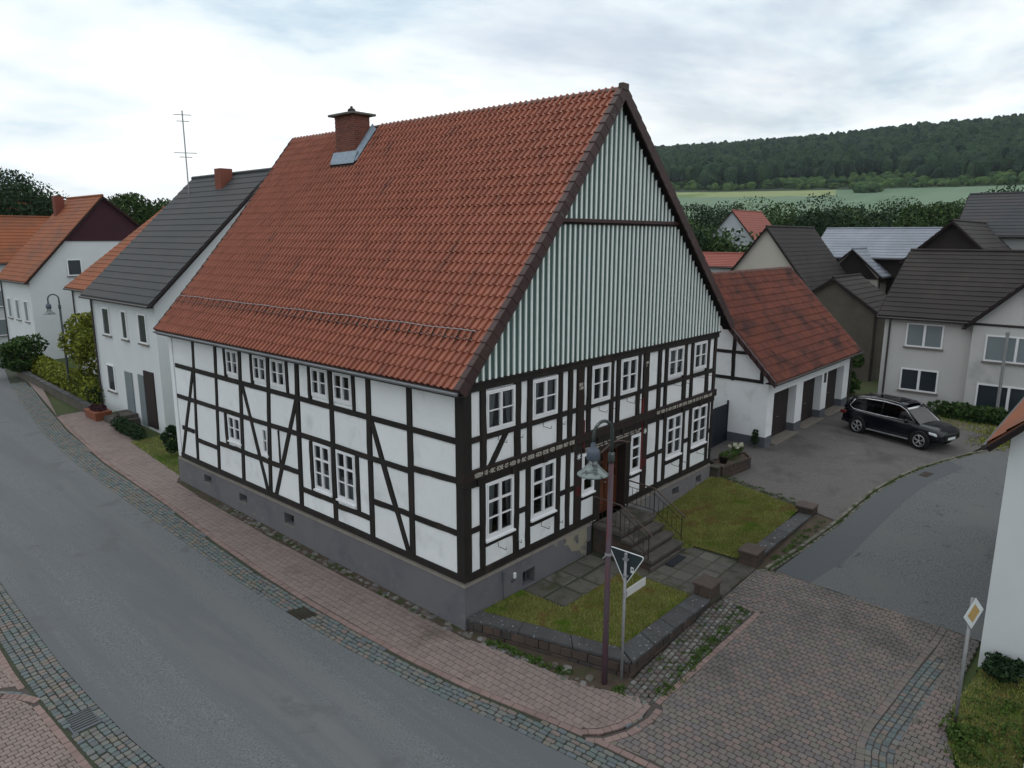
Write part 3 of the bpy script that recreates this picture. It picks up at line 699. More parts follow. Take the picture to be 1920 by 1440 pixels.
blobs('scrub', sc_pts, M['scrub'])
# ================================================================== THE HALF-TIMBERED HOUSE
house = thing('half_timbered_house', 'large black and white half-timbered house with steep red tile roof and green boarded gable', 'house', (0, 0, -1.2))
FF = frame((0, 0, 0), (1, 0, 0), (0, -1, 0)); FL = frame((0, 0, 0), (0, 1, 0), (-1, 0, 0))
W_, L_ = 11.78, 14.25
# windows: (u0,u1,z0,z1,cols,rows,curtain)
WF = [(.66, 1.64, 3.30, 4.26, 2, 2, 1), (2.26, 3.22, 3.30, 4.27, 2, 2, 1), (4.65, 5.52, 3.27, 4.28, 2, 2, 0), (6.01, 6.87, 3.28, 4.29, 2, 2, 0), (8.60, 9.55, 3.36, 4.30, 2, 2, 2), (10.21, 11.09, 3.38, 4.29, 2, 2, 1),
      (.65, 1.61, .78, 2.15, 2, 3, 1), (2.23, 3.19, .79, 2.15, 2, 3, 1), (4.31, 4.88, .85, 1.99, 1, 3, 0), (6.67, 7.21, .86, 1.99, 1, 3, 0), (8.69, 9.65, .82, 2.16, 2, 3, 1), (10.32, 11.36, .83, 2.16, 2, 3, 1)]
WL = [(9.52, 10.26, 3.41, 4.20, 2, 2, 2), (7.92, 8.66, 3.43, 4.20, 2, 2, 2), (6.93, 7.69, 3.42, 4.20, 2, 2, 2), (4.93, 5.67, 3.43, 4.20, 2, 2, 3), (3.90, 4.67, 3.43, 4.20, 2, 2, 3),
      (9.66, 10.44, 1.29, 2.12, 2, 2, 0), (8.08, 8.40, 1.26, 2.08, 1, 2, 0), (4.95, 5.74, .82, 2.15, 2, 3, 3), (3.89, 4.70, .80, 2.15, 2, 3, 3)]
wall_holes(FF, 0, W_, 0, 4.5, [w[:4] for w in WF]+[(5.1, 6.47, -0.1, 2.0)], -0.01, 0.0, 'front_wall', M['plaster'], house)
wall_holes(FL, 0, L_, 0, 4.42, [w[:4] for w in WL], -0.01, 0.0, 'street_wall', M['plaster'], house)
B().fbox(FF, W_-0.005, W_+0.0, -9, 0, -0.2, 4.5).build('side_wall', M['plaster'], house)
b = B(); b.poly([(0.01, L_, -1.2), (W_, L_, -1.2), (W_, L_, 4.5), (5.45, L_, 10.9), (0.01, L_, 4.5)]).build('rear_wall', M['plaster'], house)
for i, w in enumerate(WF): window(FF, *w[:4], house, w[4], w[5], n=0.045 if i > 5 else 0.055, curtain=w[6], seed=i, sill=(i > 5))
for i, w in enumerate(WL): window(FL, *w[:4], house, w[4], w[5], n=0.035, curtain=w[6], seed=30+i, sill=(i > 4), fr=0.042)
# ---- street side timbers (y, z)
TL = []
def tl(a, b_, w=0.155, name='post', **k): TL.append((a, b_, w)); beam(FL, a, b_, w, house, name, **k)
def rail(y0, y1, z0, z1, w=0.135, name='rail'): tl((y0, z0), (y1, z1), w, name)
rail(0.1, 14.02, 0.06, 0.06, 0.16, 'sill_beam')
for a, b_, w in [((12.42, 4.4), (12.78, .14), .13), ((10.90, 4.4), (11.28, .14), .14), ((9.39, 4.4), (9.70, .14), .16), ((7.80, 4.4), (8.12, .14), .16), ((6.32, 4.4), (6.47, .14), .17),
                 ((4.80, 4.4), (4.83, .14), .17), ((3.22, 4.4), (3.26, .14), .17), ((1.71, 4.4), (1.72, .14), .17)]: tl(a, b_, w)
for y0, y1, z0, z1 in [(0.2, 13.86, 3.23, 3.26), (1.78, 13.93, 2.21, 2.19), (0.2, 1.64, 2.34, 2.30), (12.92, 13.75, 1.10, 1.10), (11.3, 12.72, .85, .85), (9.72, 11.2, 1.06, 1.04),
                       (8.14, 9.62, 1.06, 1.06), (6.52, 8.02, 1.10, 1.06), (4.9, 6.42, .66, .64), (3.32, 4.76, .60, .58), (1.78, 3.20, 1.12, 1.10), (0.2, 1.66, 1.11, 1.10)]: rail(y0, y1, z0, z1)
for y, z0, z1, w in [(10.36, 3.32, 4.4, .12), (8.76, 3.32, 4.4, .11), (6.85, 3.32, 4.4, .11), (5.76, 3.32, 4.4, .11), (3.82, 3.32, 4.4, .11), (10.58, 1.12, 2.13, .13), (7.48, 1.14, 2.13, .05), (5.85, .72, 2.13, .13), (3.79, .66, 2.13, .12)]:
    tl((y, z0), (y, z1), w, 'stud')
for a, b_ in [((12.62, 3.16), (13.9, .12)), ((9.36, 3.17), (8.28, .12)), ((6.46, 3.16), (7.82, .12)), ((3.14, 3.18), (1.86, .12))]: tl(a, b_, .135, 'brace')
cells = [[(0.1, 0.14), (13.98, 0.14), (13.98, 4.40), (0.1, 4.40)]]
for s_ in TL[1:]: cells = split_cells(cells, s_)
for w in WL:
    for a, b_ in (((w[0], w[2]-.4), (w[0], w[3]+.4)), ((w[1], w[2]-.4), (w[1], w[3]+.4)), ((w[0]-.3, w[2]-.02), (w[1]+.3, w[2]-.02)), ((w[0]-.3, w[3]), (w[1]+.3, w[3]))): pass
def cut_windows(cells, WW):
    out = []
    for c in cells:
        bb_ = (min(p[0] for p in c), max(p[0] for p in c), min(p[1] for p in c), max(p[1] for p in c)); hit = [w for w in WW if min(bb_[1], w[1])-max(bb_[0], w[0]) > 0.08 and min(bb_[3], w[3])-max(bb_[2], w[2]) > 0.15]
        hit = [w for w in hit if inpoly((w[0]+w[1])/2, (w[2]+w[3])/2, c)]
        if not hit: out.append(c); continue
        w = hit[0]
        if area(c) < 0: c = c[::-1]
        for r in ([(bb_[0]-1, bb_[2]-1), (w[0], bb_[2]-1), (w[0], bb_[3]+1), (bb_[0]-1, bb_[3]+1)], [(w[1], bb_[2]-1), (bb_[1]+1, bb_[2]-1), (bb_[1]+1, bb_[3]+1), (w[1], bb_[3]+1)],
                  [(w[0], bb_[2]-1), (w[1], bb_[2]-1), (w[1], w[2]-0.045), (w[0], w[2]-0.045)], [(w[0], w[3]), (w[1], w[3]), (w[1], bb_[3]+1), (w[0], bb_[3]+1)]):
            q = clip(c, r)
            if len(q) >= 3 and abs(area(q)) > 0.006 and (max(p[0] for p in q)-min(p[0] for p in q)) > 0.05 and (max(p[1] for p in q)-min(p[1] for p in q)) > 0.05: out.append(q)
    return out
panels(FL, cut_windows(cells, WL), house, [w[:4] for w in WL])
B().fbox(FL, 14.0, L_, -0.01, 0.035, -0.0, 4.4).build('corner_strip', M['plaster'], house)
# corner post shared by both fronts
b = B(); b.box(-0.05, 0.2, -0.055, 0.2, -0.02, 2.2); b.build('corner_post', M['timber'], house, bevel=0.015)
b = B(); b.box(-0.065, 0.19, -0.09, 0.19, 2.2, 4.45); b.build('corner_post', M['timber'], house, bevel=0.015)
# ---- gable side timbers (x, z)
TF = []
def tf(a, b_, w, name='post', **k): TF.append((a, b_, w)); beam(FF, a, b_, w, house, name, **k)
tf((0.1, .06), (5.08, .06), .17, 'sill_beam'); tf((6.5, .06), (11.78, .06), .17, 'sill_beam')
up = [(.5, .66), (1.64, 1.84), (2.1, 2.25), (3.24, 3.42), (3.67, 3.83), (4.03, 4.32), (4.48, 4.64), (5.53, 5.68), (5.84, 6.0), (6.88, 7.05), (7.22, 7.5), (8.03, 8.2), (8.44, 8.59), (9.56, 9.77), (10.06, 10.2), (11.1, 11.3), (11.62, 11.78)]
lo = [(.48, .64), (1.61, 1.8), (2.06, 2.22), (3.2, 3.39), (3.64, 3.8), (4.0, 4.3), (4.9, 5.1), (6.47, 6.65), (7.27, 7.56), (8.09, 8.24), (8.52, 8.68), (9.66, 9.84), (10.14, 10.31), (11.38, 11.54), (11.66, 11.78)]
for a, c in up: tf(((a+c)/2, 2.5), ((a+c)/2, 4.32), c-a, n1=0.06, m=M['timber_brown'] if c-a > .25 else None)
for a, c in lo: tf(((a+c)/2, .14), ((a+c)/2, 2.2), c-a, n1=0.045, m=M['timber_brown'] if c-a > .27 else None)
def gap_rails(posts, z, w, n1, only=None, name='rail'):
    e = [(0.2, 0.2)]+posts
    for i in range(len(e)-1):
        a, c = e[i][1], e[i+1][0]
        if c-a < .05: continue
        if only and not only((a+c)/2): continue
        tf((a-.01, z), (c+.01, z), w, name, n1=n1, wav=0.004)
gap_rails(up, 3.225, .125, .05)
win_b = lambda x: any(w[0] < x < w[1] for w in WF[6:])
gap_rails(lo, 1.14, .13, .035, lambda x: not win_b(x) and not 5.1 < x < 6.47)
gap_rails(lo, .68, .13, .035, lambda x: win_b(x) and not 4.3 < x < 4.9 and not 6.6 < x < 7.2)
gap_rails(lo, .76, .13, .035, lambda x: 4.3 < x < 4.9 or 6.6 < x < 7.2)
tf((1.40, 3.26), (.79, 2.48), .13, 'brace', n1=.05)
beam(FF, (-.09, 2.44), (11.86, 2.44), .22, house, 'inscription_beam', n0=-.03, n1=.10, wav=.006, seg=24, m=M['timber_brown'])
beam(FF, (-.04, 2.24), (11.80, 2.24), .17, house, 'jetty_beam', n0=-.03, n1=.055, wav=.005, seg=24)
beam(FF, (-.06, 4.39), (11.85, 4.39), .16, house, 'top_plate', n0=-.03, n1=.085, wav=.005, seg=24)
for x in np.arange(.35, 11.6, 1.15): B().fbox(FF, x, x+.16, .0, .10, 2.16, 2.325).build('joist_end', M['timber'], house)
b = B(); b.fbox(FF, -.05, 11.86, 0, .13, 4.475, 4.52).build('drip_board', M['timber'], house)
cu_ = [[(0.2, 2.55), (11.62, 2.55), (11.62, 4.31), (0.2, 4.31)]]; cl = [[(0.2, .145), (5.0, .145), (5.0, 2.155), (0.2, 2.155)], [(6.55, .145), (11.66, .145), (11.66, 2.155), (6.55, 2.155)]]
for s_ in TF[2:]:
    if min(s_[0][1], s_[1][1]) > 2.3: cu_ = split_cells(cu_, s_)
    else: cl = split_cells(cl, s_)
panels(FF, cut_windows(cu_, WF)+cut_windows(cl, WF), house, [w[:4] for w in WF]+[(4.3, 7.25, 1.96, 2.3)])
# ---- inscriptions, stars, rosettes, red strips
lettering('NSERM · US· · ARC · ECNE · OT · NSER · IN · ARC · DERER · ASCH · ECNE · NSER · DORN · NOT · ECNE', FF, .24, 2.385, .15, house, width=3.62, n=.107)
lettering('NOT · NSER · ER · ACH · ECNE · IS · DEM · DESTR · ZCHEN · NIR · ECR · OT · E · ARNOLL · NOT', FF, 7.95, 2.385, .14, house, width=3.55, n=.107)
b = B(); b.fbox(FF, 4.34, 7.2, .02, .058, 2.01, 2.15).build('inscription_board', M['timber_brown'], house)
b = B(); b.fbox(FF, 4.92, 6.66, .02, .056, 1.84, 2.01).build('inscription_board', M['timber_brown'], house)
for u, z, w, t in [(4.40, 2.095, 1.3, 'DER · HERR · BEHUT · DIS · HAVS'), (4.42, 2.03, 1.05, 'VND · ALLE · DIE · DA · GEN'), (5.85, 2.10, 1.3, 'MEISTER · HANS · HAT · ES · GEB'), (5.9, 2.04, 1.2, 'ALEXANDER · VND · HEIN')]:
    lettering(t, FF, u, z, .05, house, width=w, n=.062)
lettering('BER ?\n1789', FF, 4.08, 3.84, .115, house, width=.20, n=.067)
lettering('ANN\n17', FF, 7.30, 4.0, .10, house, width=.12, n=.067)
def disc_star(u, z):
    b = B()
    for k in range(3):
        a = k*math.pi/3+.5; dx, dz = math.cos(a)*.085, math.sin(a)*.085; px, pz = -math.sin(a)*.016, math.cos(a)*.016
        b.poly([FF(u-dx-px, .053+.002*k, z-dz-pz), FF(u+dx-px, .053+.002*k, z+dz-pz), FF(u+dx+px, .053+.002*k, z+dz+pz), FF(u-dx+px, .053+.002*k, z-dz+pz)])
    b.build('star_ornament', M['sign_white'], house)
disc_star(4.15, 1.96); disc_star(7.41, 1.99)
def rosette(u, z):
    b = B()
    for r0, r1 in ((.115, .13), (.085, .1), (.055, .07), (.02, .035)):
        for k in range(20):
            a, c = 2*math.pi*k/20, 2*math.pi*(k+1)/20
            b.poly([FF(u+r*math.cos(t), .056, z+r*math.sin(t)) for r, t in ((r0, a), (r1, a), (r1, c), (r0, c))])
    b.build('carved_rosette', M['red'], house)
rosette(4.15, 1.02); rosette(7.41, 1.05)
b = B(); b.fbox(FF, 4.32, 4.37, .02, .066, 2.16, 2.9).build('red_strip', M['red'], house)
b = B(); b.fbox(FF, 7.20, 7.26, .02, .066, .86, 3.0).build('red_strip', M['red'], house)
# flower box hooks
for i, w in enumerate(WF):
    if i in (8, 9): continue
    for t in (.42, .98):
        x = w[0]+(w[1]-w[0])*t; z = w[2]-(.13 if i < 6 else .17)
        B().tube([FF(x, .05, z), FF(x, .055, z-.10), FF(x, .30, z-.11), FF(x, .30, z-.04)], .008, 5).build('flower_box_hook', M['iron'], house)
# ---- door
df = B(); df.fbox(FF, 5.10, 5.17, -.3, .05, -.1, 2.0).fbox(FF, 6.40, 6.47, -.3, .05, -.1, 2.0).fbox(FF, 5.17, 6.40, -.3, .02, 1.93, 2.0); df.build('door_frame', M['timber_brown'], house)
ar = [(5.08+1.42*t, 1.86+.16*math.sin(math.pi*min(max((t-.05)/.9, 0), 1))) for t in np.linspace(0, 1, 13)]
B().tube([FF(u, .075, z) for u, z in ar], .028, 6).build('arched_moulding', M['railm'], house)
dr = B().fbox(FF, 5.17, 6.40, -.3, -.22, -.1, 1.93).build('front_door', M['door'], house)
for x0, x1 in ((5.21, 5.74), (5.80, 6.36)):
    B().fbox(FF, x0+.05, x1-.05, -.22, -.205, .0, .72).build('door_panel', M['door_light'], dr)
    B().fbox(FF, x0+.05, x1-.05, -.22, -.205, .76, .84).build('door_rail', M['door_light'], dr)
    for k in range(3):
        z0 = .9+k*.27; B().fbox(FF, x0+.09, x1-.09, -.22, -.212, z0, z0+.22).build('pane', M['glass'], dr); B().fbox(FF, x0+.07, x1-.07, -.22, -.19, z0+.225, z0+.25).build('glazing_bar', M['door_light'], dr)
B().fbox(FF, 5.17, 6.40, -.22, -.17, 1.72, 1.78).build('transom', M['door_light'], dr)
B().fbox(FF, 5.755, 5.785, -.22, -.19, .0, 1.7).build('cover_strip', M['door_light'], dr)
B().tube([FF(5.72, -.2, .82), FF(5.72, -.14, .82), FF(5.65, -.14, .82)], .012, 6).build('handle', M['zinc'], dr)
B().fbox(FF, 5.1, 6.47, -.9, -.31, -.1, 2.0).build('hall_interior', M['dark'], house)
# ---- plinth
hf = [(1.95, 2.42, -.89, -.48), (4.63, 4.82, -.96, -.58), (9.25, 9.68, -.56, -.31), (10.83, 11.23, -.57, -.30)]
hl = [(11.92, 12.42, -.54, -.28), (9.60, 10.08, -.62, -.37), (6.93, 7.45, -.65, -.31)]
wall_holes(FF, -.03, 4.82, -1.8, -.10, hf[:1], .03, .32, 'plinth', M['plinth'], house, M['dark'])
B().poly([FF(u, .034, z) for u, z in ((3.05, -.12), (3.3, -.30), (3.75, -.36), (3.95, -.62), (4.3, -.70), (4.45, -.95), (4.615, -1.0), (4.615, -.105), (3.2, -.105))]).build('plinth_patch', M['plinth_stain'], house)
wall_holes(FF, 6.62, 11.84, -1.8, -.10, hf[2:], .03, .32, 'plinth', M['plinth_peel'], house, M['dark'])
wall_holes(FL, -.03, L_+.1, -1.9, -.10, hl, .03, .32, 'plinth', M['plinth'], house, M['dark'])
b = B(); b.fbox(FF, 11.83, 11.84, -9, .03, -1.6, -.1).build('plinth_side', M['plinth'], house)
def ledge(F, u0, u1, c0, c1):
    b = B(); b.hexa([F(u0-c0*.05, .05, -.13), F(u1+c1*.05, .05, -.13), F(u1, -.05, -.13), F(u0, -.05, -.13), F(u0-c0*.035, .035, -.105), F(u1+c1*.035, .035, -.105), F(u1, -.03, -.02), F(u0, -.03, -.02)]); b.build('plinth_ledge', M['ledge'], house)
ledge(FF, 0, 4.83, 1, 0); ledge(FF, 6.62, 11.8, 0, 1); ledge(FL, 0, L_+.05, 1, 0)
for h in hl+hf[2:]:
    F = FL if h in hl else FF
    B().fbox(F, h[0]-.01, h[1]+.01, -.28, .045, h[2]-.05, h[2]-.002).build('cellar_sill', M['ledge'], house)
    b = B()
    for k in range(4): x = h[0]+(h[1]-h[0])*(k+.5)/4; b.fbox(F, x-.009, x+.009, -.2, -.18, h[2], h[3])
    b.build('cellar_grille', M['iron'], house)
h = hf[0]; b = B()
for k in range(3): x = h[0]+.1+k*.13; b.fbox(FF, x-.012, x+.012, -.2, -.17, h[2], h[3])
b.build('cellar_grille', M['plinth_blue'], house)
B().fbox(FF, 4.62, 4.83, .034, .05, -.96, -.58).build('vent_opening', M['dark'], house)
B().fbox(FF, 1.20, 1.25, .03, .08, -.42, -.18).tube([FF(1.235, .05, -.42), FF(1.245, .05, -1.0)], .012, 6).build('cable_conduit', M['plinth_blue'], house)
B().fbox(FF, 1.585, 1.665, .03, .085, -.50, -.36).build('socket_box', M['sign_white'], house, bevel=.01)
B().tube([FF(1.61, .06, -.5), FF(1.60, .06, -.56), FF(1.52, .06, -.57), FF(1.51, .06, -.52)], .008, 5).build('socket_cable', M['iron'], house)
# ---- gable boarding with battens
PR = [(-.36, 4.45), (1.21, 6.17), (2.9, 8.12), (5.35, 11.13)]                # left roof profile (x,z) of the tile surface
def roof_z(x):
    P = PR+[(12.36, 4.66)]
    for (a, za), (c, zc) in zip(P, P[1:]):
        if a <= x <= c: return za+(zc-za)*(x-a)/(c-a)
    return 4.4
st = .2; x = .12
while x < 11.72:
    for (zb, zt_lim) in ((4.53, 7.86), (7.99, 99)):
        x0, x1 = x, min(x+st, 11.76)
        t0, t1 = roof_z(x0)-.24, roof_z(x1)-.24; q0, q1 = min(t0, zt_lim), min(t1, zt_lim)
        if max(q0, q1) > zb+.05:
            q0, q1 = max(q0, zb+.01), max(q1, zb+.01); nn = .065+(0.03 if zb < 5 else .05)
            B().hexa([FF(x0, nn, zb), FF(x1-.004, nn, zb), FF(x1-.004, .0, zb), FF(x0, .0, zb), FF(x0, nn, q0), FF(x1-.004, nn, q1), FF(x1-.004, .0, q1), FF(x0, .0, q0)]).build('gable_board', M['green'], house)
        xc = x-.0; t = min(roof_z(xc)-.26, zt_lim)
        if t > zb+.08:
            nn = .065+(0.03 if zb < 5 else .05); w = .031
            B().hexa([FF(xc-w, nn+.028, zb-.01), FF(xc+w, nn+.028, zb-.01), FF(xc+w, nn, zb-.01), FF(xc-w, nn, zb-.01), FF(xc-w*.8, nn+.028, t-.03), FF(xc+w*.8, nn+.028, t+.03), FF(xc+w, nn, t), FF(xc-w, nn, t)]).build('batten', M['batten'], house)
    x += st
B().fbox(FF, 2.86, 8.62, .05, .20, 7.90, 7.99).build('gable_drip_board', M['verge'], house, bevel=.01)
B().fbox(FF, 2.65, 8.65, .05, .15, 7.855, 7.90).build('gable_drip_board', M['soffit'], house)
# ---- roof
Y0, Y1 = -.30, 14.40
roof = B()
for (a, za), (c, zc) in zip(PR, PR[1:]): roof.poly([(a, Y0, za-.03), (c, Y0, zc-.03), (c, Y1, zc-.03), (a, Y1, za-.03)][::-1])
roof.poly([(5.35, Y0, 11.10), (12.36, Y0, 4.63), (12.36, Y1, 4.63), (5.35, Y1, 11.10)][::-1])
roof = roof.build('roof', M['under'], house)
b = B()
PB = [(-.30, 4.36), (1.24, 6.05), (2.92, 7.98), (5.35, 10.95), (12.30, 4.52)]
for (a, za), (c, zc) in zip(PB, PB[1:]): b.poly([(a, Y0+.02, za), (c, Y0+.02, zc), (c, .02, zc), (a, .02, za)])
b.build('soffit', M['soffit'], roof)
def tile_unit(w=.2, l=.345, lift=.042, th=.026):
    prof = [(-.006, -.014), (0.012, .004), (.060, .000), (.116, -.006), (.126, .038), (.156, .068), (.186, .050), (.200, -.014)]
    v = []; k = len(prof)
    for u, h in prof: v.append((u, 0, h+lift))
    for u, h in prof: v.append((u, l, h+.002))
    for u, h in prof: v.append((u, 0.002, h+lift-th-.012))
    f = [(i, i+1, k+i+1, k+i) for i in range(k-1)]+[(2*k+i, 2*k+i+1, i+1, i) for i in range(k-1)]
    f.append((2*k+k-1, 2*k+k-1-0, k-1)) if False else None
    f = [q for q in f if q]
    # right edge of the roll
    v += [(prof[-1][0], l, prof[-1][1]-.02)]; f.append((k-1, 2*k+k-1, 3*k, 2*k-1))
    return v, f
def tile_slope(prof, ya, yb, dy_sign, xdir, cnt, w, parent, m, limit, skip=None, yflip=False):
    """prof: list of (s-axis point, z) going up the slope in direction xdir (unit 2D); columns run from ya to yb"""
    protos = [tile_unit(w=w)]; items = []
    segs = [((Vector(a), Vector(c))) for a, c in zip(prof, prof[1:])]; total = sum((c-a).length for a, c in segs); step = total/cnt
    for i in range(cnt):
        s = i*step; j = 0; acc = 0
        while j < len(segs)-1 and acc+(segs[j][1]-segs[j][0]).length < s-1e-6: acc += (segs[j][1]-segs[j][0]).length; j += 1
        d = (segs[j][1]-segs[j][0]).normalized(); p = segs[j][0]+d*(s-acc); off = 0
        ncol = int((yb-ya)/w)
        for k in range(ncol):
            yy = ya+k*w
            X, Y, Z = xdir(p.x, yy, p.y)
            if skip and skip(X, Y, Z): continue
            ux = Vector(xdir(0, 1, 0))-Vector(xdir(0, 0, 0)); up_ = Vector(xdir(d.x, 0, d.y))-Vector(xdir(0, 0, 0)); nr = ux.cross(up_)
            if nr.z < 0: nr = -nr
            jz = random.uniform(-.005, .006); a = random.uniform(-.014, .014)
            Mx = Matrix((ux*(w/.2), up_+ux*a, nr)).transposed().to_4x4(); Mx.translation = Vector((X, Y, Z))+nr*jz
            items.append((0, Mx))
    place_pieces('roof_tile', protos, items, m, parent, limit, 'roof_tile_field')
chx = (4.36, 5.42, 9.28, 10.62)
tile_slope(PR, .02-.30, 14.40, 1, lambda x, y, z: (x, 14.12-y, z) if True else 0, 29, .2, roof, M['tile'], 300, skip=lambda X, Y, Z: chx[0]-.25 < X < chx[1]-.1 and chx[2] < Y-.1 < chx[3])
RR = [(12.36, 4.66), (5.35, 11.13)]
rb = B()
nrow = 29
for i in range(nrow):      # the slope away from the street, coarser courses
    t0, t1 = i/nrow, (i+1)/nrow; xa, za = 12.36+(5.35-12.36)*t0, 4.66+(11.13-4.66)*t0; xb, zb = 12.36+(5.35-12.36)*t1, 4.66+(11.13-4.66)*t1
    for k in range(73):
        y = -.25+k*.2; rb.poly([(xa, y, za+.02), (xa, y+.12, za+.02), (xb, y+.12, zb-.005), (xb, y, zb-.005)]); rb.poly([(xa, y+.12, za+.02), (xa, y+.16, za+.06), (xb, y+.16, zb+.035), (xb, y+.12, zb-.005)]); rb.poly([(xa, y+.16, za+.06), (xa, y+.2, za+.02), (xb, y+.2, zb-.005), (xb, y+.16, zb+.035)])
    rb.poly([(xa, -.25, za+.02), (xa, 14.35, za+.02), (xa, 14.35, za-.02), (xa, -.25, za-.02)])
rb.build('roof_tile_field', M['tile'], roof, kind='stuff')
# ridge tiles
n = 46; dy = (Y1-Y0)/n
for i in range(n):
    y = Y0+i*dy; b = B(); r0, r1 = .125, .105; pr = []
    for j in range(7):
        a = math.pi*j/6*.86+.22; pr.append((math.cos(a), math.sin(a)))
    for (yy, r) in ((y-.03, r1), (y+dy, r0)):
        for c_, s_ in pr: b.v.append((5.36+r*c_, yy, 11.05+(r*1.05)*s_+random.uniform(-.003, .003)))
    for j in range(6): b.f.append((j, j+1, 7+j+1, 7+j))
    b.f.append(tuple(range(7, 14))); b.f.append(tuple(range(7))[::-1])
    b.build('ridge_tile', M['ridge'], roof, smooth=False)
# verge tiles, front left, front right, rear left
def verge(prof, y, name, h=.20, over=.075, cnt=29, top=.13, mt='verge', rear=False):
    segs = [(Vector(a), Vector(c)) for a, c in zip(prof, prof[1:])]; total = sum((c-a).length for a, c in segs); step = total/cnt
    for i in range(cnt):
        pts = []
        for s in (i*step-.02, (i+1)*step+.015):
            j = 0; acc = 0
            while j < len(segs)-1 and acc+(segs[j][1]-segs[j][0]).length < s: acc += (segs[j][1]-segs[j][0]).length; j += 1
            d = (segs[j][1]-segs[j][0]).normalized(); pts.append(segs[j][0]+d*(s-acc))
        d = (pts[1]-pts[0]).normalized(); nn = Vector((-d.y, d.x)); nn = nn if nn.y > 0 else -nn
        a0, a1 = pts[0]+nn*(over+.022), pts[1]+nn*over; c0, c1 = pts[0]-nn*(h-.018), pts[1]-nn*(h-.002)
        e = .014 if not rear else -.014
        ya = y-.018+(-e*.6); yb = y-.018
        b = B(); b.v = [(a0.x, ya, a0.y), (a1.x, yb, a1.y), (c1.x, yb, c1.y), (c0.x, ya, c0.y), (a0.x, y+top, a0.y), (a1.x, y+top, a1.y), (c1.x, y+.02, c1.y), (c0.x, y+.02, c0.y)]
        b.f = [(0, 1, 2, 3), (0, 4, 5, 1), (3, 2, 6, 7), (0, 3, 7, 4), (1, 5, 6, 2), (4, 7, 6, 5)]
        b.build('verge_tile', M[mt], roof)
verge(PR, Y0-.01, 'front'); verge([(12.38, 4.64), (5.35, 11.13)], Y0-.01, 'front', h=.19)
verge(PR, Y1-.0, 'rear', h=.12, top=-.08, rear=True)
B().box(5.22, 5.50, Y0-.05, Y0+.1, 11.06, 11.24).build('ridge_end_cap', M['cap_brown'], roof, bevel=.02)
# gutter and fascia along the street eaves
g_ = B()
for i in range(8):
    a = math.pi*i/7; 
pr = [(-.42-.055*math.cos(math.pi*i/7), 4.405-.055*math.sin(math.pi*i/7)) for i in range(8)]
for (xa, za), (xb, zb) in zip(pr, pr[1:]): g_.poly([(xa, Y0+.05, za), (xb, Y0+.05, zb), (xb, Y1-.05, zb), (xa, Y1-.05, za)])
for yy in (Y0+.05, Y1-.05): g_.poly([(x_, yy, z_) for x_, z_ in pr])
g_.build('gutter', M['zinc'], roof)
B().box(-.34, -.04, Y0+.06, Y1-.05, 4.30, 4.335).box(-.36, -.33, Y0+.06, Y1-.05, 4.30, 4.43).build('eaves_board', M['gutter'], roof)
# snow guard: wire with little lattice brackets
sg = B(); sx, sz = .42, 5.30+.06
sg.tube([(sx+.12, y, sz+.21+.01*math.sin(y*3)) for y in np.linspace(.1, 14.3, 30)], .012, 5)
sg.tube([(sx, y, sz+.04) for y in np.linspace(.1, 14.3, 30)], .008, 4)
sg.build('snow_guard_rail', M['zinc'], roof)
for i in range(36):
    y = .2+i*.4; B().tube([(sx+.12, y, sz+.21), (sx-.04, y+.03, sz-.02), (sx+.02, y+.16, sz+.12), (sx+.04, y-.12, sz+.02)], .011, 4).tube([(sx-.1, y, sz-.08), (sx+.12, y, sz+.2)], .009, 4).build('snow_guard_bracket', M['iron'], roof)
# chimney
cm = B().box(4.49, 5.12, 9.45, 10.49, 9.6, 11.42).build('chimney', M['mortar'], roof)
bricks = []; proto = unit_block(.04, 0, 1)
bh, bl = .062, .205
for r in range(28):
    z = 9.72+r*bh
    for fx, fixed, lo_, hi_ in (('x', 4.485, 9.44, 10.50), ('y', 9.445, 4.485, 5.125)):
        p_ = lo_+(0 if r % 2 else -bl/2)
        while p_ < hi_:
            q0, q1 = max(p_, lo_), min(p_+bl, hi_)
            if q1-q0 > .04:
                c_ = (q0+q1)/2; s_ = q1-q0-.022
                Mx = Matrix.Translation((fixed-.006, c_, z+bh/2)) @ Matrix.Rotation(math.pi/2, 4, 'Y') @ Matrix.Rotation(math.pi, 4, 'X') if fx == 'x' else Matrix.Translation((c_, fixed-.006, z+bh/2)) @ Matrix.Rotation(math.pi/2, 4, 'X')
                S = Matrix.Diagonal((bh-.012, s_, .02, 1)) if fx == 'x' else Matrix.Diagonal((s_, bh-.012, .02, 1))
                if fx == 'x': Mx = Matrix.Translation((fixed-.006, c_, z+bh/2)) @ Matrix(((0, 0, -1, 0), (0, 1, 0, 0), (1, 0, 0, 0), (0, 0, 0, 1)))
                bricks.append((0, Mx @ S))
            p_ += bl
join_pieces('brickwork', [proto], bricks, M['brick'], cm)
B().box(4.33, 5.28, 9.29, 10.66, 11.43, 11.50).build('chimney_slab', M['concrete'], cm, bevel=.01)
B().lathe([(.001, 11.5), (.11, 11.5), (.09, 11.56), (.09, 11.6), (.13, 11.61), (.13, 11.64), (.10, 11.68), (.05, 11.7), (.04, 11.76), (.001, 11.76)], 4.8, 9.97, 14).build('chimney_pot', M['iron'], cm, smooth=True)
fl = B(); sl_ = (11.13-8.12)/(5.35-2.9)
def rz(x): return roof_z(x)+.055
fl.hexa([(4.30, 9.30, rz(4.30)), (4.50, 9.30, rz(4.5)), (4.50, 10.62, rz(4.5)), (4.30, 10.62, rz(4.3)), (4.30, 9.30, rz(4.30)+.02), (4.47, 9.30, rz(4.5)+.16), (4.47, 10.62, rz(4.5)+.16), (4.30, 10.62, rz(4.3)+.02)])
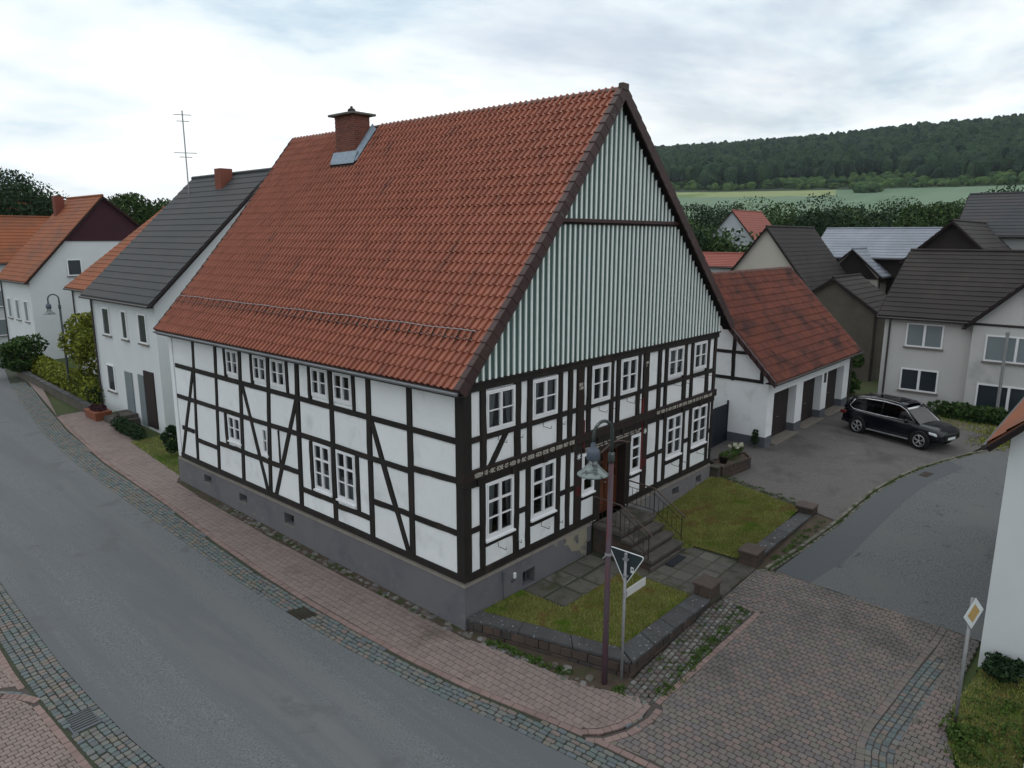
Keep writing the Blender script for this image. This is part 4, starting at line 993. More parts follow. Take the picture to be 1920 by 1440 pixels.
fl.hexa([(4.35, 9.24, rz(4.35)), (5.25, 9.24, rz(5.25)), (5.25, 9.44, rz(5.25)), (4.35, 9.44, rz(4.35)), (4.35, 9.26, rz(4.35)+.02), (5.22, 9.26, rz(5.2)+.02), (5.22, 9.425, rz(5.25)+.16), (4.45, 9.425, rz(4.45)+.16)])
fl.build('lead_flashing', M['lead'], cm)
# ================================================================== ROADS AND PAVING
def L2(*p): return [tuple(q) for q in p]
EAST = [(3.4, 52), (.5, 37), (-.66, 30), (-1.5, 24), (-1.95, 18), (-2.1, 13), (-2.2, 9), (-2.32, 6), (-2.29, 3.6), (-2.22, 1.5), (-2.06, -.5), (-1.90, -1.7), (-1.72, -2.8), (-1.55, -4.3), (-1.38, -6), (-1.2, -8), (-1.1, -14)]
GUTR = [(4.3, 52), (1.4, 37.6), (.3, 30.2), (-.55, 24.2), (-1.12, 18.5), (-1.35, 12.5), (-1.6, 8.7), (-1.72, 5.6), (-1.74, 3.6), (-1.70, 2), (-1.62, .2), (-1.45, -1.5), (-1.22, -2.8), (-1.02, -3.95), (-.9, -5.2), (-.75, -7), (-.6, -14)]
WEST = [(-1.5, 52), (-4, 37), (-5.6, 24), (-6.25, 14), (-6.45, 9), (-6.55, 5.4), (-6.52, 3.5), (-6.46, 2), (-6.36, .9), (-6.2, -1), (-6.1, -14)]
WESTO = [(-2.3, 52), (-4.8, 37), (-6.4, 24), (-7.0, 14), (-7.15, 9), (-7.28, 5.5), (-7.24, 4.3), (-7.20, 3), (-7.16, 1.7), (-7.05, 0), (-6.85, -14)]
asph = flat(WEST+EAST[::-1], 0.018, 'main_road', M['asphalt']); structure(asph)
# grates first, they cut holes into the cobble bands
DR1 = [(-7.10, 2.86), (-6.62, 2.86), (-6.62, 3.46), (-7.10, 3.46)]; DR2 = [(-2.24, 3.12), (-1.86, 3.12), (-1.86, 3.66), (-2.24, 3.66)]
def grate(q, label):
    x0, y0 = q[0]; x1, y1 = q[2]; z = zg(x0, y0)+.022; t = thing('drain_grate', label, 'drain grate', ((x0+x1)/2, (y0+y1)/2, z))
    B().box(x0, x1, y0, y0+.03, z-.06, z).box(x0, x1, y1-.03, y1, z-.06, z).box(x0, x0+.03, y0+.03, y1-.03, z-.06, z).box(x1-.03, x1, y0+.03, y1-.03, z-.06, z).build('rim', M['plinth_blue'] if x0 < -5 else M['iron'], t)
    n = 7; w = (y1-y0-.06)/n
    for k in range(n): B().box(x0+.03, x1-.03, y0+.03+k*w+.006, y0+.03+k*w+w*.5, z-.03, z-.004).build('bar', M['plinth_blue'] if x0 < -5 else M['iron'], t)
    B().box(x0+.03, x1-.03, y0+.03, y1-.03, z-.08, z-.07).build('sump', M['rubber'], t)
grate(DR1, 'steel drain grate in the cobble gutter at the lower left'); grate(DR2, 'rusty drain grate in the gutter beside the house sidewalk')
def xat(line, y):
    q = sorted([(p[1], p[0]) for p in line]); return float(np.interp(y, [a for a, _ in q], [b_ for _, b_ in q]))
near = lambda line, y0, y1: [(xat(line, y1), y1)]+[p for p in line if y0+.01 < p[1] < y1-.01]+[(xat(line, y0), y0)]
gut = flat(EAST+GUTR[::-1], 0.0, 'gutter', M['joint_green']); structure(gut)
course(near(EAST, -8.1, 37)[::-1], .19, .105, -1, .014, .028, .05, gut, M['cobble'], 'cobble', 300, jit=.05, corners=.16, rows=14, holes=[DR2], tilt=.008, skip=lambda x, y: x > xat(GUTR, y)-.045)
gutl = flat(WESTO+WEST[::-1], 0.0, 'left_gutter', M['joint_green']); structure(gutl)
course(near(WEST, -1.1, 24)[::-1], .135, .132, 1, .014, .028, .05, gutl, M['cobble'], 'cobble', 300, jit=.06, corners=.16, rows=7, holes=[DR1], tilt=.008, skip=lambda x, y: x < xat(WESTO, y)+.01)
# sidewalk next to the house: pink pavers with a rosy edge course
TIP = [(-1.0, -3.95), (-.75, -4.22), (-.36, -4.43), (.13, -4.54), (.45, -4.52)]
inner = [(-.05, -.3), (-.02, -1.0), (0.0, -1.6), (.05, -2.2), (.12, -3.0), (.45, -3.75), (.80, -4.05), (.62, -4.45)]
wk_far = [(2.6, 52), (1.9, 37.6), (1.2, 25), (.6, 17), (.2, 14.6), (-.3, 14.3), (-.33, 6), (-.30, 1.5)]
walk = flat([p for p in GUTR[:14] if p[1] < 27]+TIP[1:]+[(.62, -4.45), (.95, -4.0), (1.0, -3.75), (0.0, -.1), (0, 14.2), (.2, 14.6), (.6, 20.4), (1.2, 20.4), (1.2, 27.2)]+[(-.18, 27.2)], 0.002, 'sidewalk', M['joint']); structure(walk)
ins = []
for p in near(GUTR, -3.9, 27): ins.append((p[0]+.15, p[1]))
reg = ins+[(-.84, -3.92), (-.60, -4.14), (-.28, -4.31), (.12, -4.40), (.40, -4.40), (.58, -4.2), (.45, -3.85), (.2, -3.3), (.08, -2.5), (-.02, -1.7), (-.12, -.95), (-.25, -.2), (-.32, 2), (-.38, 4), (-.40, 8), (-.34, 12), (-.22, 14.2), (.12, 14.7), (.3, 17), (.55, 20.3), (1.15, 20.45), (1.15, 22.7), (.95, 27)]
pave(reg, R(90)+.02, .18, .155, .008, .5, .024, .05, walk, M['paver'], 'paver', 300, corners=.10)
course((near(GUTR, -4.0, 27))[::-1], .25, .145, -1, .009, .024, .05, walk, M['paver_soldier'], 'edge_paver', 120, corners=.03)
course(TIP, .155, .13, 1, .008, .024, .05, walk, M['paver_soldier'], 'edge_paver', 60, corners=.04)
TIP2 = [(-1.02, -4.07), (-.80, -4.33), (-.38, -4.54), (.15, -4.64), (.50, -4.62)]
course(TIP2[::-1], .17, .085, 1, .012, .018, .05, walk, M['cobble'], 'cobble', 20, jit=.03, corners=.08)
course([(x+.02, y-.0) for x, y in TIP2], .155, .14, -1, .008, .023, .05, walk, M['paver_soldier'], 'edge_paver', 20, corners=.04)
far_walk = flat([(p[0]+.02, p[1]) for p in near(GUTR, 26.95, 52)][::-1]+[(1.1, 26.95), (1.5, 39.6), (4.9, 52)], .024, 'far_sidewalk', M['paver']); structure(far_walk)
# soil strip at the foot of the house and the garden wall
strip = flat([(-.30, 14.2), (-.36, 12), (-.38, 8), (-.36, 4), (-.30, 2), (-.22, -.2), (-.1, -1), (0, -1.7), (.1, -2.5), (.22, -3.3), (.5, -3.9), (.95, -3.8), (.0, -.1), (0, 14.2)], .012, 'soil_strip', M['soil']); structure(strip)
it = []; pr_ = [unit_block(.12, .09, 40+i, .2) for i in range(4)]
for _ in range(170):
    y = random.uniform(-3.4, 11); x0 = -.30 if y > -.2 else -.12+(-y-.9)*.085; x = random.uniform(x0, x0+.22)
    s_ = random.uniform(.06, .14); it.append((random.randrange(4), ground_matrix(x, y, zg(x, y)+.022+random.uniform(0, .012), random.uniform(0, 3), s_*1.2, s_, .06)))
for x, y, s_ in ((.30, -2.35, .14), (.36, -2.62, .20), (.42, -3.15, .16)): it.append((1, ground_matrix(x, y, zg(x, y)+.06, 1.1*s_, s_*1.1, s_, .09)))
place_pieces('fieldstone', pr_, it, M['cobble_wild'], strip, 60, 'fieldstone_field')
# side street paving
SOL_I = [(7.07, -8.06), (6.2, -8.02), (5.34, -7.93), (4.47, -7.87), (3.62, -7.81), (3.07, -7.76), (2.61, -7.73), (2.09, -7.76), (1.46, -7.91), (.9, -8.15), (.3, -8.6)]
SOL_O = [(7.05, -8.20), (5.84, -8.16), (4.64, -8.03), (3.44, -7.95), (2.84, -7.90), (2.38, -7.88), (1.99, -7.92), (1.57, -8.03), (1.0, -8.30), (.4, -8.75)]
COB_O = [(5.73, -8.42), (4.98, -8.45), (4.4, -8.42), (3.36, -8.34), (2.6, -8.31), (2.19, -8.32), (1.87, -8.40), (1.3, -8.7), (.75, -9.15)]
LN = [(.62, -4.47), (4.95, -4.62)]
stp = [(-1.0, -3.98), (-.75, -4.26), (-.36, -4.47), (.13, -4.58), (.62, -4.47), (.95, -4.2), (1.1, -3.8), (5.0, -3.72), (6.9, -3.85), (7.16, -4.05), (7.17, -4.25), (7.07, -8.5), (5.8, -8.7), (3, -8.8), (1.2, -9.6), (.2, -10.5), (-.6, -12), (-.75, -7), (-.9, -5.2)]
street = flat(stp, 0.0, 'side_street_paving', M['joint']); structure(street)
reg = [(-.98, -4.20), (-.86, -4.46), (-.42, -4.68), (.15, -4.79), (.52, -4.77), (.70, -4.64), (4.97, -4.79), (7.0, -4.29), (7.15, -4.28), (7.07, -8.05)]+SOL_I[1:]+[(-.42, -9.6), (-.56, -8), (-.64, -6.5), (-.72, -5.2), (-.80, -4.6)]
pave(reg, R(-90)+.02, .158, .132, .011, .5, .022, .05, street, M['paver_street'], 'paver', 300, corners=.14)
course([(xat(GUTR, y), y) for y in np.linspace(-12, -4.25, 16)], .25, .14, -1, .009, .024, .05, street, M['paver_soldier'], 'edge_paver', 60, corners=.03)
course([(.66, -4.5), (4.95, -4.66)], .16, .13, -1, .009, .023, .05, street, M['paver_soldier'], 'edge_paver', 60, corners=.04)
course(SOL_I, .165, .15, 1, .010, .023, .05, street, M['paver_street'], 'edge_paver', 90, corners=.04)
course(SOL_O[1:], .15, .115, 1, .014, .018, .05, street, M['cobble'], 'cobble', 120, jit=.05, corners=.14, rows=4, skip=lambda x, y: x > 5.85 or (x > 2.6 and y < -8.50))
reg2 = [(7.12, -4.26), (6.98, -4.29), (4.98, -4.78), (4.97, -3.80), (6.95, -3.84), (7.14, -4.05)]
pave(reg2, R(-90), .158, .132, .012, .5, .020, .05, street, M['paver_street'], 'paver', 40, corners=.14, tilt=.008)
reg3 = [(7.05, -8.21), (5.84, -8.17), (5.74, -8.44), (4.98, -8.47), (3.36, -8.36), (2.3, -8.34), (1.87, -8.42), (1.3, -8.72), (2.2, -9.3), (3.4, -8.95), (5.0, -8.8), (7.0, -8.85)]
pave(reg3, R(-92), .158, .132, .012, .5, .022, .05, street, M['paver_street'], 'paver', 60, corners=.12)
# cobble strip beside the garden wall, overgrown
reg4 = [(1.05, -3.80), (5.0, -3.74), (4.95, -4.60), (.66, -4.50), (.36, -4.42), (.34, -4.05), (.62, -3.82), (.95, -3.84)]
pave(reg4, R(6), .15, .12, .03, .5, .024, .06, street, M['cobble_wild'], 'fieldstone', 230, corners=.2, jit=.09, tilt=.014, protos=[unit_block(.12, .08, 60+i, .16) for i in range(5)])
course([(.62, -4.36), (.40, -4.50), (.1, -4.57), (-.3, -4.5)], .16, .10, -1, .012, .02, .05, street, M['cobble'], 'cobble', 20, jit=.05)
verge_soil = flat([(6.9, -3.76), (7.15, -4.05), (9.1, -4.30), (11.4, -4.5), (11.7, -4.5), (11.7, -3.2), (7.3, -3.5)], .01, 'soil_strip', M['soil']); structure(verge_soil)
# side street asphalt with kerb, forecourt
KERB = [(7.15, -4.06), (9.1, -4.32), (11.2, -4.5), (14.35, -4.60), (16.2, -4.85), (17.9, -5.2), (19.6, -5.72), (21.2, -6.25), (23.2, -7.2)]
sas = flat([(7.17, -4.25)]+[(x, y-.10) for x, y in KERB[1:]]+[(26, -9.0), (29.5, -12), (36, -18), (30, -22), (20, -14), (12, -8.9), (7.0, -8.9), (7.07, -8.4)], 0.016, 'side_street', M['asphalt2']); structure(sas)
dk = flat([(7.18, -4.26)]+[(x, y-.11) for x, y in KERB[1:7]]+[(19.0, -6.4), (16.5, -5.8), (14.2, -5.6), (11.4, -5.5), (9.0, -5.45), (7.15, -5.15)], 0.021, 'asphalt_patch', M['asphalt3']); structure(dk)
fc = flat([(11.5, -3.7), (11.6, -3.2), (12.15, -.2), (11.84, 0), (11.84, 1.6), (16.4, 1.5), (16.41, -.02), (26.6, -.02), (27.4, -1.2), (27.0, -4.6), (24.8, -6.8)]+[(x, y+.06) for x, y in KERB[2:8]][::-1]+[(11.3, -4.45)], 0.03, 'forecourt', M['forecourt']); structure(fc)
yd = flat([(26.6, -.02), (28.2, 1.0), (28.3, -8.8), (26, -8.9), (24.8, -6.8), (27.0, -4.6), (27.4, -1.2)], 0.01, 'back_yard', M['forecourt']); structure(yd)
course(KERB, .42, .11, 1, .012, .05, .12, fc, M['kerb'], 'kerb_stone', 80, jit=.02, corners=.02, tilt=.006)
course([(x, y-.02) for x, y in KERB], .22, .10, -1, .02, .03, .08, sas, M['kerb'], 'gutter_stone', 80, jit=.04, corners=.06, tilt=.008)
q = [(17.05, -5.64), (17.85, -5.66), (17.85, -5.30), (17.05, -5.28)]
t = thing('manhole_cover', 'dark rectangular gully cover in the side street by the kerb', 'drain cover', (17.4, -5.45, -.64))
B().prism([(17.05, -5.62), (17.62, -5.72), (17.66, -5.42), (17.10, -5.34)], lambda x, y: zg(x, y), lambda x, y: zg(x, y)+.03).build('cover_plate', M['iron'], t)
# left pavement across the main road
lw = flat(WESTO+[(-14, -14), (-14, 40), (-9, 52)], 0.0, 'left_sidewalk', M['joint']); structure(lw)
c0 = [(-7.24, 4.28), (-7.20, 3), (-7.16, 1.7), (-7.05, 0)]
reg = [(-7.36, 4.36), (-7.33, 3), (-7.28, 1.7), (-7.2, 0), (-7.2, -.6), (-9.5, -.6), (-9.5, 4.6), (-7.95, 4.95), (-7.7, 4.98), (-7.5, 4.75)]
pave(reg, R(2), .158, .115, .010, .5, .022, .05, lw, M['paver'], 'paver', 300, corners=.10)
course(c0[::-1], .17, .13, 1, .009, .022, .05, lw, M['paver_soldier'], 'edge_paver', 40, corners=.03)
course([(-7.30, 4.36), (-7.48, 4.72), (-7.68, 4.98), (-7.95, 5.12), (-8.4, 5.2)], .11, .16, -1, .008, .022, .05, lw, M['paver_soldier'], 'edge_paver', 40, corners=.03)
course([(xat(WESTO, y), y) for y in np.linspace(5.05, 14, 12)], .17, .13, 1, .009, .022, .05, lw, M['paver_soldier'], 'edge_paver', 60, corners=.03)
course([(-7.30, 4.55), (-7.45, 4.92), (-7.66, 5.20), (-7.95, 5.34), (-8.4, 5.42)], .16, .08, -1, .008, .018, .05, lw, M['cobble'], 'cobble', 30, corners=.05)
reg = [(-7.30, 5.0), (-7.42, 5.25), (-7.66, 5.42), (-8.2, 5.55), (-9.2, 5.6), (-9.2, 12), (-7.22, 12), (-7.24, 9), (-7.36, 5.6)]
pave(reg, R(4), .17, .125, .010, .5, .022, .05, lw, M['paver'], 'paver', 150, corners=.10)

# ================================================================== GARDEN
def zlawn(x, y): return -.93+.055*max(0, x-6.9)+(.03*max(0, x-9.5))
def zl2(x, y): return zlawn(x, y)
LW = [(.42, -.03), (1.22, -3.0), (1.40, -3.25), (4.45, -3.32), (4.45, -1.9), (4.6, -1.6), (4.8, -1.35), (4.0, -1.35), (1.9, -1.35), (1.9, -.03)]
RW = [(7.10, -3.38), (11.2, -3.38), (12.05, -.35), (11.9, -.03), (6.7, -.03), (6.7, -1.9), (7.05, -2.0)]
l1 = flat(LW, 0.0, 'front_lawn', M['lawn'], zf=zl2); structure(l1)
l2 = flat(RW, 0.0, 'right_lawn', M['lawn'], zf=zl2); structure(l2)
def blades(name, poly, dens, h, m, zf, w=.006, parent=None, lab=None, wide=1.0, hv=.5):
    xs = [p[0] for p in poly]; ys = [p[1] for p in poly]; n = int(dens*(max(xs)-min(xs))*(max(ys)-min(ys)))
    X = rng.uniform(min(xs), max(xs), n); Y = rng.uniform(min(ys), max(ys), n)
    inside = np.zeros(n, bool); j = len(poly)-1
    for i in range(len(poly)):
        xi, yi = poly[i]; xj, yj = poly[j]
        with np.errstate(divide='ignore', invalid='ignore'): c_ = ((yi > Y) != (yj > Y)) & (X < (xj-xi)*(Y-yi)/(yj-yi)+xi)
        inside ^= c_; j = i
    X, Y = X[inside], Y[inside]; n = len(X); Z = np.array([zf(a, b_) for a, b_ in zip(X, Y)])
    a = rng.uniform(0, 2*np.pi, n); hh = h*rng.uniform(1-hv, 1+hv, n); ww = w*rng.uniform(.7, 1.4, n)*wide; la = rng.uniform(0, 2*np.pi, n); ll = hh*rng.uniform(.1, .9, n)
    V = np.empty((n, 3, 3)); V[:, 0] = np.stack([X-np.cos(a)*ww, Y-np.sin(a)*ww, Z-.004], 1); V[:, 1] = np.stack([X+np.cos(a)*ww, Y+np.sin(a)*ww, Z-.004], 1); V[:, 2] = np.stack([X+np.cos(la)*ll, Y+np.sin(la)*ll, Z+hh], 1)
    me = bpy.data.meshes.new(name); me.vertices.add(n*3); me.vertices.foreach_set('co', V.reshape(-1)); me.loops.add(n*3); me.loops.foreach_set('vertex_index', np.arange(n*3, dtype=np.int32)); me.polygons.add(n); me.polygons.foreach_set('loop_start', np.arange(0, n*3, 3, dtype=np.int32)); me.polygons.foreach_set('loop_total', np.full(n, 3, dtype=np.int32)); me.update(calc_edges=True)
    at = me.attributes.new('tint', 'FLOAT', 'FACE'); at.data.foreach_set('value', rng.uniform(0, 1, n).astype(np.float32)); me.materials.append(m)
    o = bpy.data.objects.new(name, me); COL.objects.link(o); o['kind'] = 'stuff'; return o
blades('grass', LW, 5200, .040, M['grass'], zl2, w=.007)
blades('grass', RW, 4200, .040, M['grass'], zl2, w=.008)
def leaves(name, spots, m, size, parent=None, kind='stuff', flat_=.5):
    """spots: (x,y,z,rx,ry,rz,n) clusters of leaf quads"""
    C_ = []
    for x, y, z, rx, ry, rz_, n in spots:
        d = rng.normal(0, 1, (n, 3)); d /= np.linalg.norm(d, axis=1)[:, None]; r = rng.uniform(.35, 1, n)**(1/2.2); C_.append(np.array([x, y, z])+d*r[:, None]*np.array([rx, ry, rz_]))
    C_ = np.concatenate(C_); n = len(C_); a = rng.normal(0, 1, (n, 3)); a /= np.linalg.norm(a, axis=1)[:, None]; b_ = np.cross(a, rng.normal(0, 1, (n, 3))); b_ /= np.linalg.norm(b_, axis=1)[:, None]
    s = size*rng.uniform(.6, 1.4, (n, 1)); V = np.stack([C_-a*s, C_+b_*s*.55, C_+a*s, C_-b_*s*.55], 1).reshape(-1, 3)
    me = bpy.data.meshes.new(name); F = np.arange(n*4).reshape(-1, 4); me.from_pydata(V.tolist(), [], F.tolist()); at = me.attributes.new('tint', 'FLOAT', 'FACE'); at.data.foreach_set('value', rng.uniform(0, 1, n).astype(np.float32)); me.materials.append(m)
    o = bpy.data.objects.new(name, me); COL.objects.link(o)
    if parent is not None: attach(o, parent)
    elif kind: o['kind'] = kind
    return o
# weeds along the wall, in the cobbles, in the gutter
ws = []
for i in range(70):
    y = random.uniform(-2.75, -.75); x = -.05+(-y)*.105+random.uniform(-.10, .08); ws.append((x, y, zg(x, y)+.04, .07, .07, .05, 26))
for i in range(10): x = .50+random.uniform(-.25, .15); y = -3.75+random.uniform(-.2, .1); ws.append((x, y, zg(x, y)+.03, .08, .08, .04, 22))
for i in range(95): t_ = random.random(); x = .9+4*t_; y = -4.52+random.uniform(-.05, .24)-(.0 if t_ > .3 else .05); ws.append((x, y, zg(x, y)+.03, .08, .06, .035, 24))
for i in range(40): x = random.uniform(1, 4.8); y = random.uniform(-4.4, -3.85); ws.append((x, y, zg(x, y)+.02, .06, .05, .02, 12))
for i in range(26): y = random.uniform(1, 9.5); x = -.28+random.uniform(-.04, .08); ws.append((x, y, zg(x, y)+.03, .06, .10, .03, 14))
for i in range(70):
    k = random.randrange(len(KERB)-2); t_ = random.random(); x = KERB[k][0]+(KERB[k+1][0]-KERB[k][0])*t_; y = KERB[k][1]+(KERB[k+1][1]-KERB[k][1])*t_; ws.append((x, y-.04, zg(x, y)+.04, .16, .04, .02, 18))
for i in range(45): x = random.uniform(7.4, 11); y = -3.95+random.uniform(-.15, .1)-.04*(x-7); ws.append((x, y, zg(x, y)+.03, .09, .07, .03, 16))
leaves('weeds', ws, M['weed'], .024)
# retaining walls
def wall_stones(line, zb, zt, th, parent, m, rows, face_dirs, lens=.3, limit=300, nm='wall_stone'):
    """rough stones on the outer face of a straight wall segment: line a->b, outside on its right"""
    items = []; pr_ = [unit_block(.07, .035, 80+i) for i in range(4)]; A, C = Vector(line[0]), Vector(line[1]); d = (C-A).normalized(); nrm = Vector((d.y, -d.x)); L = (C-A).length; rh = (zt-zb)/rows
    for r in range(rows):
        s = -random.uniform(0, lens)
        while s < L:
            ln = lens*random.uniform(.6, 1.4); s0, s1 = max(s, 0), min(s+ln, L)
            if s1-s0 > .05:
                c_ = A+d*((s0+s1)/2)+nrm*(.012+random.uniform(0, .012)); z = zb+(r+.5)*rh
                Mx = Matrix((Vector((d.x, d.y, 0)), Vector((0, 0, 1)), Vector((nrm.x, nrm.y, 0)))).transposed().to_4x4(); Mx.translation = (c_.x, c_.y, z)
                items.append((random.randrange(4), Mx @ Matrix.Diagonal((s1-s0-.014, rh-.014, .08, 1))))
            s += ln
    place_pieces(nm, pr_, items, m, parent, limit, 'wall_stone_field')
gw = thing('garden_wall', 'low stone garden wall round the corner lawn behind the street lamp', 'garden wall', (1.0, -3.7, -1.2))
oA, oB, oC = (.02, -.08), (.97, -3.72), (4.42, -3.74)
core = B(); core.prism([(.06, -.04), (1.0, -3.66), (1.25, -3.3), (.40, -.04)], -1.7, -.93).prism([(1.0, -3.68), (4.45, -3.70), (4.45, -3.36), (1.25, -3.33)], -1.7, -.93).build('wall_core', M['stone_joint'], gw)
wall_stones((oA, oB), -1.32, -.93, .3, gw, M['stone_dark'], 2, 1, .30); wall_stones((oB, (4.45, -3.72)), -1.32, -.93, .3, gw, M['stone_dark'], 2, 1, .34)
def coping(pts_o, pts_i, z0, z1, parent, n, mt='cap'):
    for i in range(n):
        t0, t1 = i/n+.002, (i+1)/n-.002
        A, C = Vector(pts_o[0]), Vector(pts_o[1]); a, c_ = Vector(pts_i[0]), Vector(pts_i[1]); q = [A.lerp(C, t0), A.lerp(C, t1), a.lerp(c_, t1), a.lerp(c_, t0)]
        dz = random.uniform(-.006, .006); B().prism([tuple(p) for p in q], z0+dz, z1+dz).build('coping_stone', M[mt], parent, bevel=.012)
coping(((.0, -.06), (1.0, -3.76)), ((.44, -.06), (1.30, -3.28)), -.93, -.85, gw, 3); coping(((1.02, -3.77), (4.44, -3.78)), ((1.32, -3.28), (4.44, -3.32)), -.93, -.85, gw, 4)
def pillar(x0, x1, y0, y1, zt, parent, name='wall_pillar'):
    p = B().box(x0, x1, y0, y1, -1.5, zt-.07).build(name, M['stone_joint'], parent)
    for (A, C) in (((x0, y1), (x0, y0)), ((x0, y0), (x1, y0))): wall_stones((A, C), -1.36 if x0 < 6 else -1.2, zt-.07, .1, p, M['stone_dark'], 3, 1, .26)
    B().prism([(x0-.04, y0-.04), (x1+.04, y0-.04), (x1+.04, y1+.04), (x0-.04, y1+.04)], zt-.07, zt).build('pillar_cap', M['cap_brown'], p, bevel=.015)
pillar(4.47, 4.98, -3.74, -3.32, -.56, gw)
gw2 = thing('garden_wall', 'low lichen-spotted stone wall between two pillars along the side street lawn', 'garden wall', (9, -3.6, -1.0))
B().box(7.5, 11.1, -3.74, -3.40, -1.5, -.80).build('wall_core', M['stone_joint'], gw2)
wall_stones(((7.5, -3.75), (11.1, -3.75)), -1.08, -.80, .3, gw2, M['stone_dark'], 2, 1, .32)
coping(((7.48, -3.80), (11.1, -3.78)), ((7.48, -3.40), (11.1, -3.38)), -.80, -.72, gw2, 4)
pillar(6.93, 7.48, -3.80, -3.34, -.55, gw2); pillar(11.1, 11.58, -3.76, -3.30, -.52, gw2)
# mossy edging from the far pillar to the house
ed = thing('garden_edging', 'mossy stone edging between the right lawn and the garage forecourt', 'edging', (11.8, -2, -.75))
A, C = Vector((11.45, -3.28)), Vector((12.02, -.1))
for i in range(9):
    t0, t1 = i/9, (i+.95)/9; P, Q = A.lerp(C, t0), A.lerp(C, t1); z = -.70+.14*t0+random.uniform(-.02, .02)
    B().prism([(P.x-.02, P.y), (P.x+.26, P.y-.04), (Q.x+.26, Q.y-.04), (Q.x-.02, Q.y)], -1.1, z).build('edging_stone', M['step'], ed, bevel=.02)
leaves('weeds', [(11.55+.57*t_+random.uniform(.0, .3), -3.2+3.1*t_, -.67+.15*t_, .10, .10, .02, 40) for t_ in np.linspace(0, 1, 30)], M['weed'], .02)
# path of square slabs
path = flat([(4.44, -1.35), (4.44, -3.80), (7.16, -3.80), (7.12, -1.9), (6.75, -1.8), (6.75, -.03), (1.9, -.03), (1.9, -1.40)], -.0, 'garden_path', M['joint_green'], zf=lambda x, y: -.945); structure(path)
for i in range(5):
    for j in range(4):
        x, y = 4.50+i*.49, -3.30+j*.47
        if j == 3 and i > 3: continue
        B().box(x+.012, x+.478, y+.012, y+.458, -1.0, -.925+random.uniform(-.006, .006)).build('slab', M['slab'], path, bevel=.02)
for x, y, a, c_ in [(1.95, -.62, .75, .55), (2.74, -.66, .62, .6), (3.40, -.68, .66, .6), (4.10, -.66, .6, .58), (2.0, -1.30, .72, .62), (2.78, -1.34, .60, .62), (3.44, -1.36, .66, .60), (4.12, -1.32, .62, .58)]:
    B().box(x, x+a, y, y+c_, -1.0, -.93+random.uniform(-.008, .008)).build('slab', M['slab'], path, bevel=.025)
B().prism([(4.98, -3.82), (6.93, -3.82), (6.93, -3.33), (4.98, -3.33)], -1.3, -.93).build('threshold_slab', M['step'], path, bevel=.02)
dm = B().prism([(5.50, -2.20), (6.24, -2.17), (6.22, -1.93), (5.50, -1.93)], -.92, -.897).build('doormat', M['mat_dark']); tag(dm, 'dark blue-black doormat on the slabs at the foot of the stone steps', 'doormat')
# entrance steps
stp_ = thing('entrance_steps', 'four weathered stone steps up to the red-brown front door', 'steps', (5.7, -1, -.93))
B().box(4.93, 6.52, -.95, -.03, -1.1, -.235).build('landing_base', M['stone_dark'], stp_)
wall_stones(((4.93, -.03), (4.93, -.95)), -.95, -.24, .1, stp_, M['stone_dark'], 4, 1, .24)
B().box(4.85, 6.62, -1.0, -.035, -.235, -.10).build('landing_slab', M['step'], stp_, bevel=.02)
for k, (y0, y1, z) in enumerate(((-1.32, -.96, -.28), (-1.62, -1.28, -.45), (-1.92, -1.58, -.62), )):
    B().box(4.84+.01*k, 6.56-.01*k, y0, y1, z-.11, z).build('step', M['step'], stp_, bevel=.02)
    B().box(4.90, 6.50, y0+.05, y1, -1.0, z-.11).build('step_base', M['stone_dark'], stp_)
B().box(4.82, 6.58, -1.95, -1.88, -1.0, -.80).build('step', M['step'], stp_, bevel=.015)
def handrail(x, label):
    t = thing('handrail', label, 'handrail', (x, -.9, -.1)); m = M['iron']
    B().tube([(x, -.05, -.1), (x, -.05, .66)], .014, 6).build('post', m, t); B().tube([(x, -.92, -.1), (x, -.92, .60)], .014, 6).build('post', m, t); B().tube([(x, -1.80, -.62), (x, -1.80, .05)], .014, 6).build('post', m, t)
    B().tube([(x, -.03, .68), (x, -.92, .64), (x, -1.86, .08), (x, -1.90, .02)], .021, 7).build('top_rail', M['railm'], t)
    B().tube([(x, -.05, .50), (x, -.92, .48), (x, -1.80, -.07)], .010, 5).build('rail', m, t); B().tube([(x, -.05, .02), (x, -.92, .0), (x, -1.80, -.52)], .010, 5).build('rail', m, t)
    for y in list(np.arange(-.2, -.85, -.145))+list(np.arange(-1.06, -1.75, -.145)):
        s = 0 if y > -.92 else (-.92-y)*.62
        B().tube([(x, y, .01-s), (x, y, .49-s)], .0075, 5).build('baluster', m, t)
handrail(6.60, 'rusty iron handrail on the lawn side of the entrance steps'); handrail(4.87, 'rusty iron handrail on the street lamp side of the entrance steps')
# raised stone planter with pot and flowers
pl = thing('stone_planter', 'rough raised stone bed beside the house corner and forecourt', 'planter', (13, -.2, -.65))
pz = -.20; PP = [(12.15, -.35), (13.9, -.60), (14.4, -.15), (12.6, .35)]
B().prism([(12.2, -.3), (13.85, -.53), (14.3, -.13), (12.65, .3)], -.9, pz-.05).build('soil_fill', M['soil'], pl)
for A, C in zip(PP, PP[1:]+PP[:1]): wall_stones((A, C), -.75, pz, .1, pl, M['cobble_wild'] if False else M['stone_dark'], 4, 1, .22, 80)
ps = B().box(11.95, 12.5, -.28, .1, -.7, -.22).build('step_stone', M['step'], pl, bevel=.02)
pot = thing('plant_pot', 'dark plant pot with low green plant on the stone bed by the house corner', 'plant pot', (12.75, -.05, -.2))
B().lathe([(.001, -.24), (.12, -.24), (.17, -.02), (.185, -.02), (.185, .01), (.15, .01), (.001, -.02)], 12.72, -.1, 14).build('pot', M['iron'], pot, smooth=True)
leaves('foliage', [(12.72, -.1, .06, .17, .17, .09, 260)], M['weed'], .028, pot)
